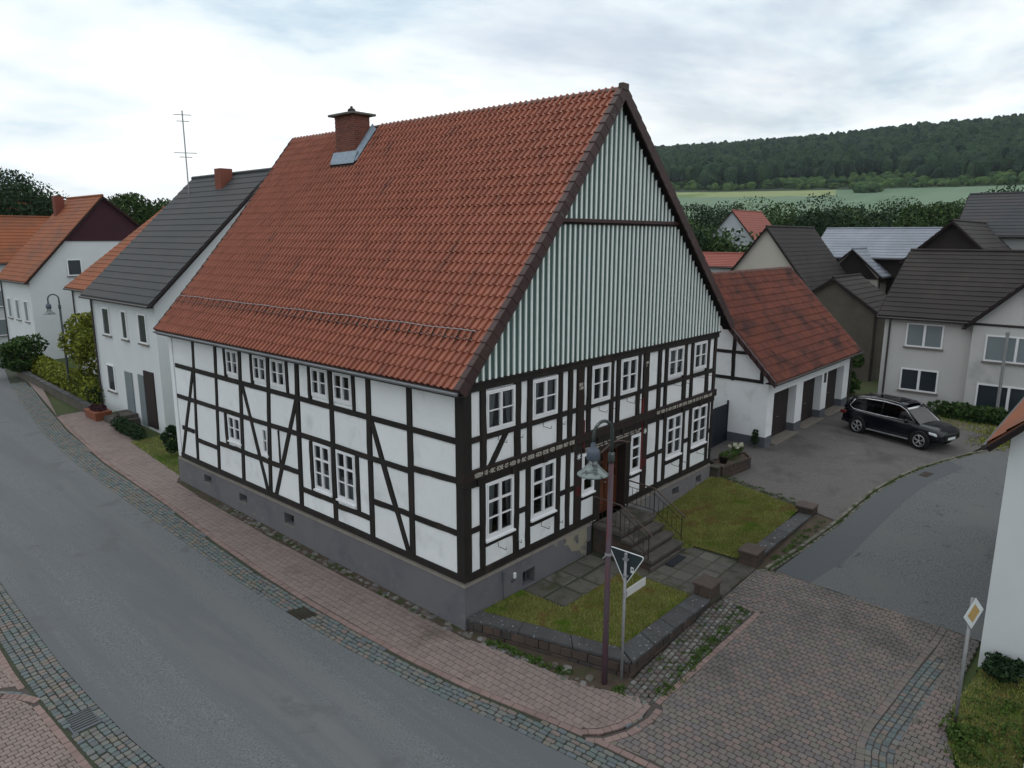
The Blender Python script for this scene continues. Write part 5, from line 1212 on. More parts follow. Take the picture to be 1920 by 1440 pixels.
fb = thing('flowering_plant', 'clump of cream-white flowers beside the dark blue gate', 'flowers', (13.6, -.1, -.2))
leaves('foliage', [(13.3, -.1, -.05, .3, .22, .14, 500), (13.85, -.1, .02, .25, .2, .18, 500)], M['weed'], .03, fb)
leaves('blossoms', [(13.75+random.uniform(-.35, .35), -.1+random.uniform(-.2, .2), .20+random.uniform(-.06, .08), .05, .05, .04, 26) for _ in range(16)], M['flower'], .028, fb)
sb = thing('dark_shrub', 'small dark evergreen shrub at the foot of the garage corner', 'shrub', (16.1, .2, -.5))
leaves('foliage', [(16.15, .22, -.25+.12*k, .17-.02*k, .17-.02*k, .12, 160) for k in range(4)], M['leaf_dark'], .035, sb)
B().tube([(16.15, .22, -.6), (16.15, .22, .1)], .012, 5).build('stem', M['bark'], sb)

# ================================================================== GARAGE
gar = thing('garage_block', 'white three-door garage block with mottled red tile roof behind the forecourt', 'garage', (21, 0, -.5))
GX0, GX1, GY = 16.41, 26.3, -.07; FG = frame((0, GY, 0), (1, 0, 0), (0, -1, 0)); FS = frame((GX0, 0, 0), (0, 1, 0), (-1, 0, 0))
gd = [(17.02, 19.40, -.48, 1.56), (20.17, 22.50, -.48, 1.55), (23.22, 25.50, -.48, 1.57)]
wall_holes(FG, GX0, GX1, -.7, 2.45, gd, 0, .36, 'front_wall', M['plaster'], gar)
RY, RZ, EY, EZ = 3.30, 6.02, -.45, 2.16
def gz(y): return EZ+(RZ-EZ)*(y-EY)/(RY-EY) if y < RY else RZ-(y-RY)*1.03
for gx_ in (GX0, GX1): B().poly([(gx_, GY, -.8), (gx_, 6.8, -.8), (gx_, 6.8, gz(6.8)-.15), (gx_, RY, RZ-.15), (gx_, GY, gz(GY)-.15)]).build('gable_wall', M['plaster'], gar)
for i, h_ in enumerate(gd):
    d = B().fbox(FG, h_[0]+.02, h_[1]-.02, -.37, -.33, h_[2], h_[3]).build('garage_door', M['garage_door'], gar); n = 14; w = (h_[1]-h_[0]-.06)/n
    for k in range(n): B().fbox(FG, h_[0]+.03+k*w+.008, h_[0]+.03+(k+1)*w-.004, -.33, -.31, h_[2]+.02, h_[3]-.02).build('plank', M['garage_door'], d)
    B().tube([FG((h_[0]+h_[1])/2, -.31, .35), FG((h_[0]+h_[1])/2, -.27, .35), FG((h_[0]+h_[1])/2+.1, -.27, .35)], .012, 5).build('handle', M['galv'], d)
    B().box(h_[0]-.05, h_[1]+.05, GY-.22, GY+.36, -.6, -.455).build('threshold', M['ledge'], gar, bevel=.01)
for a, c_ in ((GX0, 17.02), (19.40, 20.17), (22.50, 23.22), (25.50, GX1)): B().fbox(FG, a-(.016 if a == GX0 else .006), c_+.006, -.36, .014, -.8, -.12).build('plinth_block', M['plinth_blue'], gar)
B().fbox(FS, GY+.36, 6.8, -.01, .012, -.9, -.14).build('plinth_side', M['plinth_blue'], gar)
B().fbox(FG, 22.74, 22.98, 0, .03, 1.12, 1.56).build('louvre_vent', M['gutter'], gar)
for a, c_, w, nm in [((1.40, 1.98), (1.42, 3.96), .15, 'post'), ((.22, 2.05), (.22, 2.66), .14, 'post'), ((.15, 2.06), (5.0, 2.06), .13, 'rail'), ((.62, 3.13), (5.0, 3.13), .12, 'rail'), ((2.7, 2.06), (2.7, 4.9), .14, 'post')]:
    beam(FS, a, c_, w, gar, nm, n0=-.02, n1=.03)
gr = B(); gr.poly([(16.02, EY, EZ-.03), (26.62, EY, EZ-.03), (26.62, RY, RZ-.03), (16.02, RY, RZ-.03)]).poly([(16.02, RY, RZ-.03), (26.62, RY, RZ-.03), (26.62, 7.2, gz(7.2)-.03), (16.02, 7.2, gz(7.2)-.03)]); gr = gr.build('roof', M['tile_old'], gar)
tile_slope([(EY, EZ), (RY, RZ)], 16.05, 26.62, 1, lambda x, y, z: (42.66-y, x, z), 15, .2, gr, M['tile_old'], 300)
for i in range(32):
    x0 = 16.0+i*.332; b = B()
    for xx, r in ((x0, .11), (x0+.34, .09)):
        for j in range(5): a = math.pi*j/4; b.v.append((xx, RY+r*math.cos(a), RZ+r*math.sin(a)))
    for j in range(4): b.f.append((j, j+1, 5+j+1, 5+j))
    b.f.append(tuple(range(5))); b.build('ridge_tile', M['ridge'], gr)
def gverge(x, s):
    n = 15
    for i in range(n):
        t0, t1 = i/n-.005, (i+1)/n+.008; ya, yb = EY+(RY-EY)*t0, EY+(RY-EY)*t1; za, zb = EZ+(RZ-EZ)*t0, EZ+(RZ-EZ)*t1
        B().hexa([(x-.03*s, ya, za-.17), (x+.05, ya, za-.17), (x+.05, yb, zb-.19), (x-.03*s, yb, zb-.19), (x-.03*s, ya, za+.07), (x+.12*s, ya, za+.07), (x+.12*s, yb, zb+.05), (x-.03*s, yb, zb+.05)]).build('verge_tile', M['verge'], gr)
gverge(16.0, 1); gverge(26.62, -1)
B().tube([(15.98, EY-.07, EZ-.06), (26.66, EY-.07, EZ-.06)], .05, 8).build('gutter', M['gutter'], gr); B().box(16.02, 26.6, EY+.02, GY, EZ-.08, EZ-.05).build('soffit_board', M['soffit'], gr)
B().tube([(26.4, GY-.06, EZ-.1), (26.36, GY-.05, -.6)], .04, 8).build('downpipe', M['gutter'], gar)
# gate
gt = thing('yard_gate', 'dark blue boarded gate between the timbered house and the garage', 'gate', (14.2, 1.5, -.7))
for k in range(28):
    x = 12.15+k*.15; B().box(x+.006, x+.146, 1.5, 1.53, -.68, 1.02+.05*math.sin(x*1.3)*0+.0).build('gate_board', M['gate_blue'], gt)
B().box(12.1, 16.38, 1.53, 1.57, -.45, -.35).box(12.1, 16.38, 1.53, 1.57, .7, .8).build('gate_rail', M['gate_blue'], gt)
for x in (12.05, 16.35): B().box(x-.03, x+.03, 1.48, 1.54, -.8, 1.15).build('gate_post', M['gate_blue'], gt)
B().tube([(11.83, .1, 4.3), (11.83, .1, -.55)], .035, 8).build('downpipe', M['gutter'], house)
# ================================================================== STREET LAMPS
def street_lamp(x, y, label, arm, zt=4.29, seed=0):
    z0 = zg(x, y); t = thing('street_lamp', label, 'street lamp', (x, y, z0), 'swan-neck street lamps'); a = Vector((arm[0], arm[1], 0)).normalized(); k = (zt-z0)/5.5
    zz_ = z0+4.72*k if seed else 3.42
    B().tube([(x, y, z0-.2), (x, y, z0+1.3), (x, y, zz_)], [.062, .058, .050], 12).build('pole', M['pole_red'] if not seed else M['pole_green'], t, smooth=True)
    B().tube([(x, y, zz_), (x, y, zz_+.04), (x, y, zz_+.18), (x, y, zz_+.2)], [.062, .066, .062, .045], 12).build('collar', M['pole_green'], t, smooth=True)
    r = .235; top = zt-.05-r; pts = [Vector((x, y, zz_+.15)), Vector((x, y, top))]
    for i in range(1, 14):
        an = math.pi*i/13; pts.append(Vector((x, y, top))+a*(r-r*math.cos(an))+Vector((0, 0, r*math.sin(an)*1.05)))
    e = pts[-1]; pts.append(e-Vector((0, 0, .16)))
    B().tube(pts, [.036]*2+[.032]*(len(pts)-2), 10).build('swan_neck', M['pole_green'], t, smooth=True)
    hx, hy, hz = pts[-1].x, pts[-1].y, pts[-1].z
    B().lathe([(.03, hz+.05), (.05, hz), (.052, hz-.05), (.105, hz-.09), (.122, hz-.14), (.122, hz-.27), (.11, hz-.29), (.001, hz-.29)], hx, hy, 20).build('lamp_cap', M['lamp_blue'], t, smooth=True)
    B().lathe([(.075, hz-.29), (.085, hz-.38), (.02, hz-.38)], hx, hy, 16).build('lamp_glass', M['lamp_glass'], t, smooth=True)
    for q in range(4): an = q*math.pi/2+.6; B().tube([(hx+.10*math.cos(an), hy+.10*math.sin(an), hz-.28), (hx+.11*math.cos(an), hy+.11*math.sin(an), hz-.40)], .008, 5).build('bracket', M['pole_green'], t)
    B().lathe([(.08, hz-.37), (.115, hz-.385), (.13, hz-.43), (.17, hz-.45), (.185, hz-.48), (.225, hz-.50), (.245, hz-.53), (.285, hz-.555), (.29, hz-.575), (.275, hz-.57), (.22, hz-.52), (.12, hz-.45), (.02, hz-.41)], hx, hy, 28).build('lamp_shade', M['lamp_shade'], t, smooth=True)
    B().lathe([(.001, hz-.44), (.07, hz-.45), (.085, hz-.52), (.06, hz-.58), (.001, hz-.60)], hx, hy, 14).build('bulb_glass', M['lamp_glass'], t, smooth=True)
    if not seed:
        B().lathe([(.066, 1.54), (.07, 1.55), (.07, 1.59), (.066, 1.60)], x, y, 14).tube([(x-.07, y, 1.57), (x-.22, y-.02, 1.56)], .010, 5).tube([(x+.06, y-.02, 1.57), (x+.10, y-.04, 1.50)], .012, 5).build('pipe_clamp', M['galv'], t)
    return t
street_lamp(.50, -3.45, 'faded maroon street lamp with swan neck and metal shade in front of the timbered house', (-.98, .2))
street_lamp(1.58, 30.58, 'grey street lamp with swan neck beside the hedge far up the main street', (-1, .3), zt=4.7, seed=1)
# ================================================================== SIGNS
def rounded_tri(w, h, r=.05, n=5):
    P = [Vector((-w/2, 0)), Vector((0, -h)), Vector((w/2, 0))]; out = []
    for i in range(3):
        p = P[i]; a = (P[i-1]-p).normalized(); b_ = (P[(i+1) % 3]-p).normalized(); q0, q1 = p+a*r*1.6, p+b_*r*1.6
        for k in range(n+1): t_ = k/n; out.append((q0*(1-t_)**2+p*2*t_*(1-t_)+q1*t_**2))
    return out
ys = thing('yield_sign', 'grey back of a triangular give way sign on a steel pole at the wall corner', 'road sign', (.83, -3.64, zg(.83, -3.64)))
B().tube([(.83, -3.64, -1.4), (.83, -3.64, 1.50)], .030, 10).build('pole', M['galv'], ys, smooth=True)
B().lathe([(.034, 1.44), (.034, 1.52), (.02, 1.535), (.001, 1.54)], .83, -3.64, 10).build('pole_cap', M['galv'], ys)
tri = rounded_tri(.80, .69); yo, zo = -3.63, 1.545
def plate(pts, x0, x1, name, m, par, yo, zo):
    b = B(); k = len(pts); b.v = [(x0, yo+p.x, zo+p.y) for p in pts]+[(x1, yo+p.x, zo+p.y) for p in pts]; b.f = [tuple(range(k)), tuple(range(2*k-1, k-1, -1))]+[(i, (i+1) % k, k+(i+1) % k, k+i) for i in range(k)]
    return b.build(name, m, par)
plate(tri, .870, .874, 'sign_plate', M['sign_back'], ys, yo, zo)
for sc_, mm, x_ in ((1, 'sign_red', .877), (.66, 'sign_white', .880)):
    c_ = Vector((0, -.23)); plate([c_+(p-c_)*sc_ for p in tri], x_-.002, x_, 'sign_face', M[mm], ys, yo, zo)
rim = B(); tp = [(.872, yo+p.x, zo+p.y) for p in tri]; rim.tube(tp+[tp[0]], .011, 6); rim.build('sign_rim', M['sign_white'], ys)
for z in (1.40, 1.05): B().box(.80, .87, -3.69, -3.58, z-.02, z+.02).build('clamp', M['galv'], ys)
B().box(.8675, .8700, -3.80, -3.735, 1.14, 1.26).build('sticker', M['sign_white'], ys)
B().box(.8660, .8675, -3.785, -3.755, 1.19, 1.235).build('sticker_print', M['sign_back'], ys)
B().box(.87, 1.62, -3.645, -3.63, .56, .74).build('name_plate', M['plaster_far'], ys, bevel=.004)
B().box(.80, .90, -3.66, -3.62, .60, .70).build('clamp', M['galv'], ys)
pr = thing('priority_sign', 'yellow and white diamond priority road sign on a grey pole by the grass verge', 'road sign', (3.8, -8.97, zg(3.8, -8.97)))
B().tube([(3.8, -8.97, -1.4), (3.8, -8.97, 1.30)], .032, 10).build('pole', M['galv'], pr, smooth=True)
nv = Vector((-.35, -.94, 0)).normalized(); uv = Vector((nv.y, -nv.x, 0)); FD = frame(Vector((3.8, -8.97, 0))+nv*.04, uv, nv)
def diamond(r, n_, m, name, w=.004):
    b = B(); P = [(0, -r), (r, 0), (0, r), (-r, 0)]; b.v = [FD(u, n_, 1.03+z) for u, z in P]+[FD(u, n_+w, 1.03+z) for u, z in P]; b.v = [tuple(p) for p in b.v]; b.f = [(3, 2, 1, 0), (4, 5, 6, 7)]+[(i, (i+1) % 4, 4+(i+1) % 4, 4+i) for i in range(4)]; b.build(name, M[m], pr)
diamond(.31, 0, 'sign_back', 'sign_plate'); diamond(.305, .004, 'sign_white', 'sign_face'); diamond(.18, .0085, 'sign_yellow', 'sign_centre')

# ================================================================== CARS
def car(name, label, loc, head, paint, sc_=1.0, group=None):
    """SUV; local x forward, y left"""
    T = Matrix.Translation(loc) @ Matrix.Rotation(head, 4, 'Z') @ Matrix.Diagonal((sc_, sc_, sc_, 1))
    root = thing(name, label, 'car', loc, group)
    def fin(b, nm, m, par=root, smooth=True, sub=0, bevel=0):
        b.v = [tuple(T @ Vector(p)) for p in b.v]; o = b.build(nm, m, par, smooth=smooth, bevel=bevel)
        if sub: md = o.modifiers.new('s', 'SUBSURF'); md.levels = md.render_levels = sub
        return o
    # lower body loft: x, half width, bottom, crease, top, inner top half width
    S = [(-2.32, .70, .42, .72, .95, .55), (-2.28, .84, .34, .78, 1.03, .70), (-2.0, .92, .30, .80, 1.05, .78), (-1.4, .945, .28, .80, 1.04, .82), (-.5, .945, .26, .78, 1.01, .83), (.4, .945, .26, .78, 1.00, .83),
         (.95, .94, .26, .79, .99, .80), (1.3, .935, .28, .79, .98, .74), (1.75, .92, .30, .76, .92, .70), (2.00, .87, .32, .70, .86, .62), (2.13, .78, .36, .62, .76, .54), (2.17, .66, .42, .56, .66, .46)]
    b = B(); ring = []
    for x, w, zb, zc, zt_, wi in S:
        ring.append([(x, -w*.86, zb), (x, -w*.985, zb+.10), (x, -w, zc-.18), (x, -w*.975, zc), (x, -w*.95, zt_-.05), (x, -wi, zt_), (x, -wi*.4, zt_+.025), (x, wi*.4, zt_+.025), (x, wi, zt_), (x, w*.95, zt_-.05), (x, w*.975, zc), (x, w, zc-.18), (x, w*.985, zb+.10), (x, w*.86, zb)])
    k = 14
    for r in ring: b.v += r
    for i in range(len(S)-1):
        for j in range(k): q = (j+1) % k; b.f.append((i*k+j, i*k+q, (i+1)*k+q, (i+1)*k+j))
    b.f.append(tuple(reversed(range(k)))); b.f.append(tuple((len(S)-1)*k+j for j in range(k)))
    body = fin(b, 'body', paint, sub=1)
    # greenhouse
    G = [(-2.12, .66, 1.00, .60, 1.30), (-1.85, .74, 1.02, .62, 1.50), (-1.2, .80, 1.01, .64, 1.61), (-.3, .81, .99, .65, 1.655), (.35, .80, .98, .63, 1.60), (.62, .79, .97, .60, 1.50), (1.25, .70, .97, .68, 1.00)]
    b = B(); k = 6
    for x, w, zb, wt, zt_ in G: b.v += [(x, -w, zb-.06), (x, -(w+wt)/2-.02, (zb+zt_)/2), (x, -wt, zt_-.03), (x, wt, zt_-.03), (x, (w+wt)/2+.02, (zb+zt_)/2), (x, w, zb-.06)]
    for i in range(len(G)-1):
        for j in range(k-1): b.f.append((i*k+j, i*k+j+1, (i+1)*k+j+1, (i+1)*k+j))
    b.f.append(tuple(range(k))[::-1]); b.f.append(tuple((len(G)-1)*k+j for j in range(k)))
    fin(b, 'window_glass', M['car_glass'], smooth=False)
    b = B(); b.box(-2.0, 1.0, -.55, .55, .96, 1.0).box(-.9, -.6, -.55, .55, 1.0, 1.35).box(.05, .3, -.55, -.1, 1.0, 1.4).box(.05, .3, .1, .55, 1.0, 1.4); fin(b, 'cabin_interior', M['rubber'], smooth=False)
    b = B(); xs = [-2.14, -1.9, -1.5, -.9, -.3, .2, .45]; zs_ = [1.44, 1.545, 1.605, 1.66, 1.685, 1.66, 1.62]; ws_ = [.60, .64, .66, .67, .67, .65, .62]
    for x, z, w in zip(xs, zs_, ws_): b.v += [(x, -w, z-.06), (x, -w*.92, z-.005), (x, -w*.4, z+.02), (x, w*.4, z+.02), (x, w*.92, z-.005), (x, w, z-.06)]
    for i in range(len(xs)-1):
        for j in range(5): b.f.append((i*6+j, i*6+j+1, (i+1)*6+j+1, (i+1)*6+j))
    fin(b, 'roof', paint)
    b = B().box(-1.1, .15, -.42, .42, 1.69, 1.703); fin(b, 'sunroof', M['car_glass'], smooth=False)
    for s in (-1, 1):
        fin(B().tube([(.50, s*.63, 1.58), (.85, s*.72, 1.30), (1.22, s*.78, 1.0)], .035, 6), 'a_pillar', paint)
        fin(B().tube([(-1.95, s*.66, 1.50), (-2.1, s*.72, 1.25), (-2.15, s*.80, 1.02)], .07, 6), 'rear_pillar', paint)
        fin(B().tube([(-.42, s*.66, 1.62), (-.45, s*.80, 1.0)], .025, 6), 'centre_pillar', M['trim_black'])
        fin(B().tube([(-1.75, s*.70, 1.50), (-1.2, s*.70, 1.60), (-.4, s*.70, 1.635), (.3, s*.69, 1.59), (.62, s*.71, 1.46), (1.08, s*.815, 1.045), (-.4, s*.865, 1.035), (-1.7, s*.86, 1.07), (-1.95, s*.80, 1.18), (-1.75, s*.70, 1.50)], .014, 5), 'window_trim', M['chrome'])
        fin(B().tube([(-1.7, s*.60, 1.60), (-1.5, s*.60, 1.665), (-.6, s*.61, 1.72), (.1, s*.60, 1.70), (.28, s*.59, 1.65)], .016, 6), 'roof_rail', M['galv'])
        b = B().box(-.95, .95, s*.965-.02, s*.965+.02, .30, .36); fin(b, 'sill_trim', M['chrome'], smooth=False)
        b = B().lathe([(.001, -.10), (.07, -.08), (.085, 0), (.07, .06), (.001, .08)], .82, s*1.0, 10, axis='z'); b.v = [(x, y, z+1.07) for x, y, z in b.v]; fin(b, 'wing_mirror', paint)
        b = B(); b.hexa([(1.86, s*.62, .66), (2.13, s*.60, .63), (2.04, s*.87, .65), (1.76, s*.925, .69), (1.86, s*.62, .77), (2.09, s*.58, .74), (1.99, s*.85, .76), (1.72, s*.915, .80)]); fin(b, 'headlight', M['headlight'], smooth=False, bevel=.02)
        b = B().box(-2.34, -2.05, s*.80-.13, s*.80+.13, .78, .93); fin(b, 'taillight', M['taillight'], smooth=False, bevel=.03)
        for x in (-1.41, 1.41):
            yc = s*.90
            ar = B()
            prof = [(.40, -.06*s), (.40, .055*s), (.345, .06*s), (.345, -.06*s)]; ar.lathe(prof, x, yc, 26, axis='y', cz=.37); fin(ar, 'wheel_arch', M['trim_black'])
            w = B().lathe([(.001, -.10*s), (.33, -.10*s), (.352, -.06*s), (.355, .03*s), (.335, .065*s), (.25, .07*s), (.25, .03*s), (.001, .02*s)], x, yc, 28, axis='y', cz=.355); w = fin(w, 'wheel', M['rubber'])
            rm = B().lathe([(.252, .05*s), (.252, .078*s), (.225, .078*s), (.225, .04*s)], x, yc, 28, axis='y', cz=.355)
            rm.lathe([(.001, .085*s), (.045, .08*s), (.05, .05*s)], x, yc, 12, axis='y', cz=.355)
            for q in range(5):
                a = 2*math.pi*q/5+.3
                for off in (-.16, .16): rm.tube([(x+.03*math.cos(a), yc+.07*s, .355+.03*math.sin(a)), (x+.235*math.cos(a+off), yc+.07*s, .355+.235*math.sin(a+off))], .014, 5)
            fin(rm, 'rim', M['alloy'], par=w)
    b = B().box(2.08, 2.20, -.42, .42, .44, .70); fin(b, 'grille', M['trim_black'], smooth=False, bevel=.03)
    b = B().box(2.197, 2.215, -.26, .26, .46, .56); fin(b, 'number_plate', M['sign_white'], smooth=False)
    b = B().box(-2.36, -2.28, -.75, .75, .36, .55); fin(b, 'rear_bumper', M['trim_black'], smooth=False, bevel=.03)
    b = B().tube([(-1.45, 0, 1.66), (-1.55, 0, 1.76)], .02, 6); fin(b, 'roof_aerial', M['trim_black'])
    return root
hd = Vector((-.31, -.95)).normalized(); rgt = Vector((-hd.y*-1, hd.x*-1))
rw, fw = Vector((21.18, -2.09)), Vector((20.36, -4.60)); mid = (rw+fw)/2; side = Vector((-hd.y, hd.x))   # left of travel
c_ = mid+side*.86; cz = zg(c_.x, c_.y)+.03
car('parked_car', 'black SUV with chrome window line parked before the garages', (c_.x, c_.y, cz), math.atan2(hd.y, hd.x), M['paint_black'], .94)
car('parked_car', 'blue-grey car half out of the frame beside the grass verge', (2.72, -12.1, zg(2.7, -11)+.02), R(97), M['paint_grey'], .9)

# ================================================================== NEIGHBOURING BUILDINGS
def gable_house(name, label, org, rot, Lr, Wd, zb, ze, zr, wall, roofm, wins=(), gable=None, gable_z=None, chim=None, over=.35, ridge_off=.5, plinth_=None, wfr='white', roof_th=.12, cat='house', doors=(), vz=None):
    """ridge along local x; local y across. faces: front y=0, back y=Wd, left x=0, right x=Lr"""
    t = thing(name, label, cat, (org[0], org[1], zb)); c, s = math.cos(rot), math.sin(rot)
    def P(x, y, z): return (org[0]+x*c-y*s, org[1]+x*s+y*c, z)
    yr = Wd*ridge_off
    b = B()
    for q in ([(0, 0), (Lr, 0)], [(Lr, Wd), (0, Wd)]): b.poly([P(*q[0], zb-1), P(*q[1], zb-1), P(*q[1], ze), P(*q[0], ze)])
    for x in (0, Lr): b.poly([P(x, 0, zb-1), P(x, Wd, zb-1), P(x, Wd, ze), P(x, yr, zr), P(x, 0, ze)])
    b.build('wall', wall, t)
    k1 = (zr-ze)/yr; k2 = (zr-ze)/(Wd-yr); o = over; r = B()
    for (ya, yb, za, zb_) in ((-o, yr, ze-o*k1, zr), (Wd+o, yr, ze-o*k2, zr)):
        n_ = 14 if roof_th < .2 else 6
        r.hexa([P(-o, ya, za), P(Lr+o, ya, za), P(Lr+o, yb, zb_), P(-o, yb, zb_), P(-o, ya, za+roof_th), P(Lr+o, ya, za+roof_th), P(Lr+o, yb, zb_+roof_th), P(-o, yb, zb_+roof_th)])
    rf = r.build('roof', roofm, t)
    # courses: thin overlapping strips
    cr = B()
    for (ya, yb, za, zb_) in ((-o-.02, yr, ze-o*k1, zr), (Wd+o+.02, yr, ze-o*k2, zr)):
        n_ = max(8, int(math.hypot(yr, zr-ze)/.36))
        for i in range(n_):
            t0, t1 = i/n_, (i+1)/n_+.004; y0, y1 = ya+(yb-ya)*t0, ya+(yb-ya)*t1; z0, z1 = za+(zb_-za)*t0+roof_th, za+(zb_-za)*t1+roof_th
            cr.poly([P(-o, y0, z0+.045), P(Lr+o, y0, z0+.045), P(Lr+o, y1, z1+.008), P(-o, y1, z1+.008)]); cr.poly([P(-o, y0, z0), P(Lr+o, y0, z0), P(Lr+o, y0, z0+.045), P(-o, y0, z0+.045)])
    cr.build('roof_courses', roofm, rf)
    B().tube([P(-o, yr, zr+roof_th+.03), P(Lr+o, yr, zr+roof_th+.03)], .09, 6).build('ridge', roofm, rf)
    for ya, za in ((-o-.06, ze-o*k1+.03), (Wd+o+.06, ze-o*k2+.03)): B().tube([P(-o, ya, za), P(Lr+o, ya, za)], .06, 6).build('gutter', M['gutter'], rf)
    for x in (-o-.02, Lr+o+.02):
        B().tube([P(x, -o, ze-o*k1+.02), P(x, yr, zr+.02)], .075, 4).build('verge_board', M['soffit'], rf); B().tube([P(x, Wd+o, ze-o*k2+.02), P(x, yr, zr+.02)], .075, 4).build('verge_board', M['soffit'], rf)
    fr = {'front': frame(P(0, 0, 0), (c, s, 0), (s, -c, 0)), 'back': frame(P(0, Wd, 0), (c, s, 0), (-s, c, 0)), 'left': frame(P(0, 0, 0), (-s, c, 0), (-c, -s, 0)), 'right': frame(P(Lr, 0, 0), (-s, c, 0), (c, s, 0))}
    if gable:
        for x, F in ((0, fr['left']), (Lr, fr['right'])):
            z0 = gable_z or ze; ya = max((z0-ze)/k1, 0); yb = Wd-max((z0-ze)/k2, 0); b = B()
            b.v = [tuple(F(u, n_, z)) for n_ in (.08, .0) for u, z in ((ya, z0), (yb, z0), (yr, zr-.02))]; b.f = [(0, 1, 2), (5, 4, 3), (0, 3, 4, 1)]; b.build('gable_cladding', gable, t)
    for w in wins:
        F = fr[w[0]]; u, z, ww, hh = w[1:5]; cols = w[5] if len(w) > 5 else 2; glz = M[w[6]] if len(w) > 6 else M['dark']
        b = B(); f_w = .07; b.fbox(F, u, u+ww, 0, .05, z, z+f_w).fbox(F, u, u+ww, 0, .05, z+hh-f_w, z+hh).fbox(F, u, u+f_w, 0, .05, z+f_w, z+hh-f_w).fbox(F, u+ww-f_w, u+ww, 0, .05, z+f_w, z+hh-f_w)
        for k in range(1, cols): x_ = u+ww*k/cols; b.fbox(F, x_-.05, x_+.05, 0, .05, z+f_w, z+hh-f_w)
        wo_ = b.build('window', M[wfr], t)
        for k in range(cols): B().fbox(F, u+f_w/2+k*ww/cols+.03, u+(k+1)*ww/cols-f_w/2-.03, 0, .02, z+f_w, z+hh-f_w).build('pane', glz, wo_)
        B().fbox(F, u-.06, u+ww+.06, 0, .10, z-.07, z-.005).build('sill', M['ledge'], wo_)
    for d in doors: B().fbox(fr[d[0]], d[1], d[1]+d[3], 0, .05, d[2], d[2]+d[4]).build('door', M[d[5]], t)
    for x_, F in ((.25, fr['front']), (Lr-.25, fr['back'])): B().tube([F(x_, .08, zb-.1), F(x_, .08, ze-.25), F(x_, over, ze-over*k1)], .045, 6).build('downpipe', M['gutter'], t)
    if plinth_:
        for F, ln in ((fr['front'], Lr), (fr['back'], Lr), (fr['left'], Wd), (fr['right'], Wd)): B().fbox(F, -.03, ln+.03, .0, .03, zb-1, zb+.35).build('plinth', plinth_, t)
    if chim:
        x, y, h = chim; zc = (ze+k1*y if y < yr else ze+k2*(Wd-y)); b = B(); b.v = [P(a, q, z) for z in (zc-.4, zr+h) for a, q in ((x-.3, y-.3), (x+.3, y-.3), (x+.3, y+.3), (x-.3, y+.3))]; b.f = [(3, 2, 1, 0), (4, 5, 6, 7), (0, 1, 5, 4), (1, 2, 6, 5), (2, 3, 7, 6), (3, 0, 4, 7)]; ch = b.build('chimney', M['brick'], rf)
    return t
# neighbour on the left with grey slates: ridge runs along y; origin at its right-hand near corner
M['win_dark'] = mat('dark_window', (0.03, 0.04, 0.05), 0.12, var=.3, vscale=1, spec=.6); M['win_pale'] = mat('curtained_window', (0.20, 0.24, 0.26), 0.3, var=.15, vscale=1.0, spec=.5)
gable_house('slate_roofed_house', 'white house with large grey slate roof behind the timbered house on the left', (13.2, 20.2), R(90), 7.2, 11.2, -.85, 4.95, 10.35, M['plaster_w2'], M['roof_slate'],
            wins=[('back', .9, 3.0, .85, 1.3, 1, 'win_dark'), ('back', 3.0, 3.0, .6, 1.3, 1, 'win_dark'), ('back', 5.0, 3.0, .85, 1.3, 1, 'win_dark'), ('back', 5.1, .3, .9, 1.3, 1, 'win_dark')], doors=[('back', 3.05, -.6, .8, 2.1, 'win_pale'), ('back', .7, -.7, 1.0, 2.5, 'timber_brown'), ('back', 1.75, -.75, .6, 2.3, 'win_pale')], chim=(3.2, 6.1, .35), over=.3)
an = thing('roof_aerial', 'tall thin television aerial standing on the grey slate roof', 'aerial', (6.7, 26.3, 9.6))
B().tube([(6.7, 26.3, 9.2), (6.7, 26.3, 13.6)], .03, 6).build('mast', M['galv'], an)
for z, l in ((13.4, .7), (13.1, .5), (11.6, .9), (11.4, .5)): B().tube([(6.7-l/2, 26.3+l*.3, z), (6.7+l/2, 26.3-l*.3, z)], .018, 5).build('crossbar', M['galv'], an)
gable_house('gabled_house', 'white house with maroon clad gable and orange tile roof up the main street', (15.1, 44), R(90), 6.5, 11.2, -.6, 4.75, 10.1, M['plaster_w2'], M['roof_orange'],
            wins=[('left', 8.0, 4.9, .9, 1.1, 1, 'win_dark'), ('back', .9, 1.9, .8, 1.4, 1, 'win_pale'), ('back', 2.8, 1.9, .8, 1.4, 1, 'win_pale'), ('back', 4.7, 1.9, .8, 1.4, 1, 'win_pale')], gable=M['maroon'], gable_z=7.2, chim=(5.8, 7.2, .25), over=.25, ridge_off=.5625)
gable_house('orange_roofed_house', 'orange roofed house squeezed between the slate roof and the maroon gable', (16.6, 33.5), R(90), 4.8, 12.0, -.6, 4.6, 9.2, M['plaster_w2'], M['roof_orange'], over=.3)
gable_house('rear_house', 'orange roofed house behind the one with the maroon gable', (2.5, 66), 0, 9, 9, -.5, 6.0, 10.6, M['plaster_cream'], M['roof_orange'], chim=(3, 3, .8), over=.3)
gable_house('low_orange_house', 'low orange roofed house at the left edge behind the round shrub', (3.6, 55), R(0), 9, 8, -.6, 5.6, 8.9, M['plaster_w2'], M['roof_orange'],
            wins=[('front', .6, 2.2, .8, 1.3, 1, 'win_pale'), ('front', 2.2, 2.2, .8, 1.3, 1, 'win_pale'), ('front', .6, .0, .8, 1.3, 1, 'win_pale'), ('front', 2.2, .0, .8, 1.3, 1, 'win_pale')], over=.25)
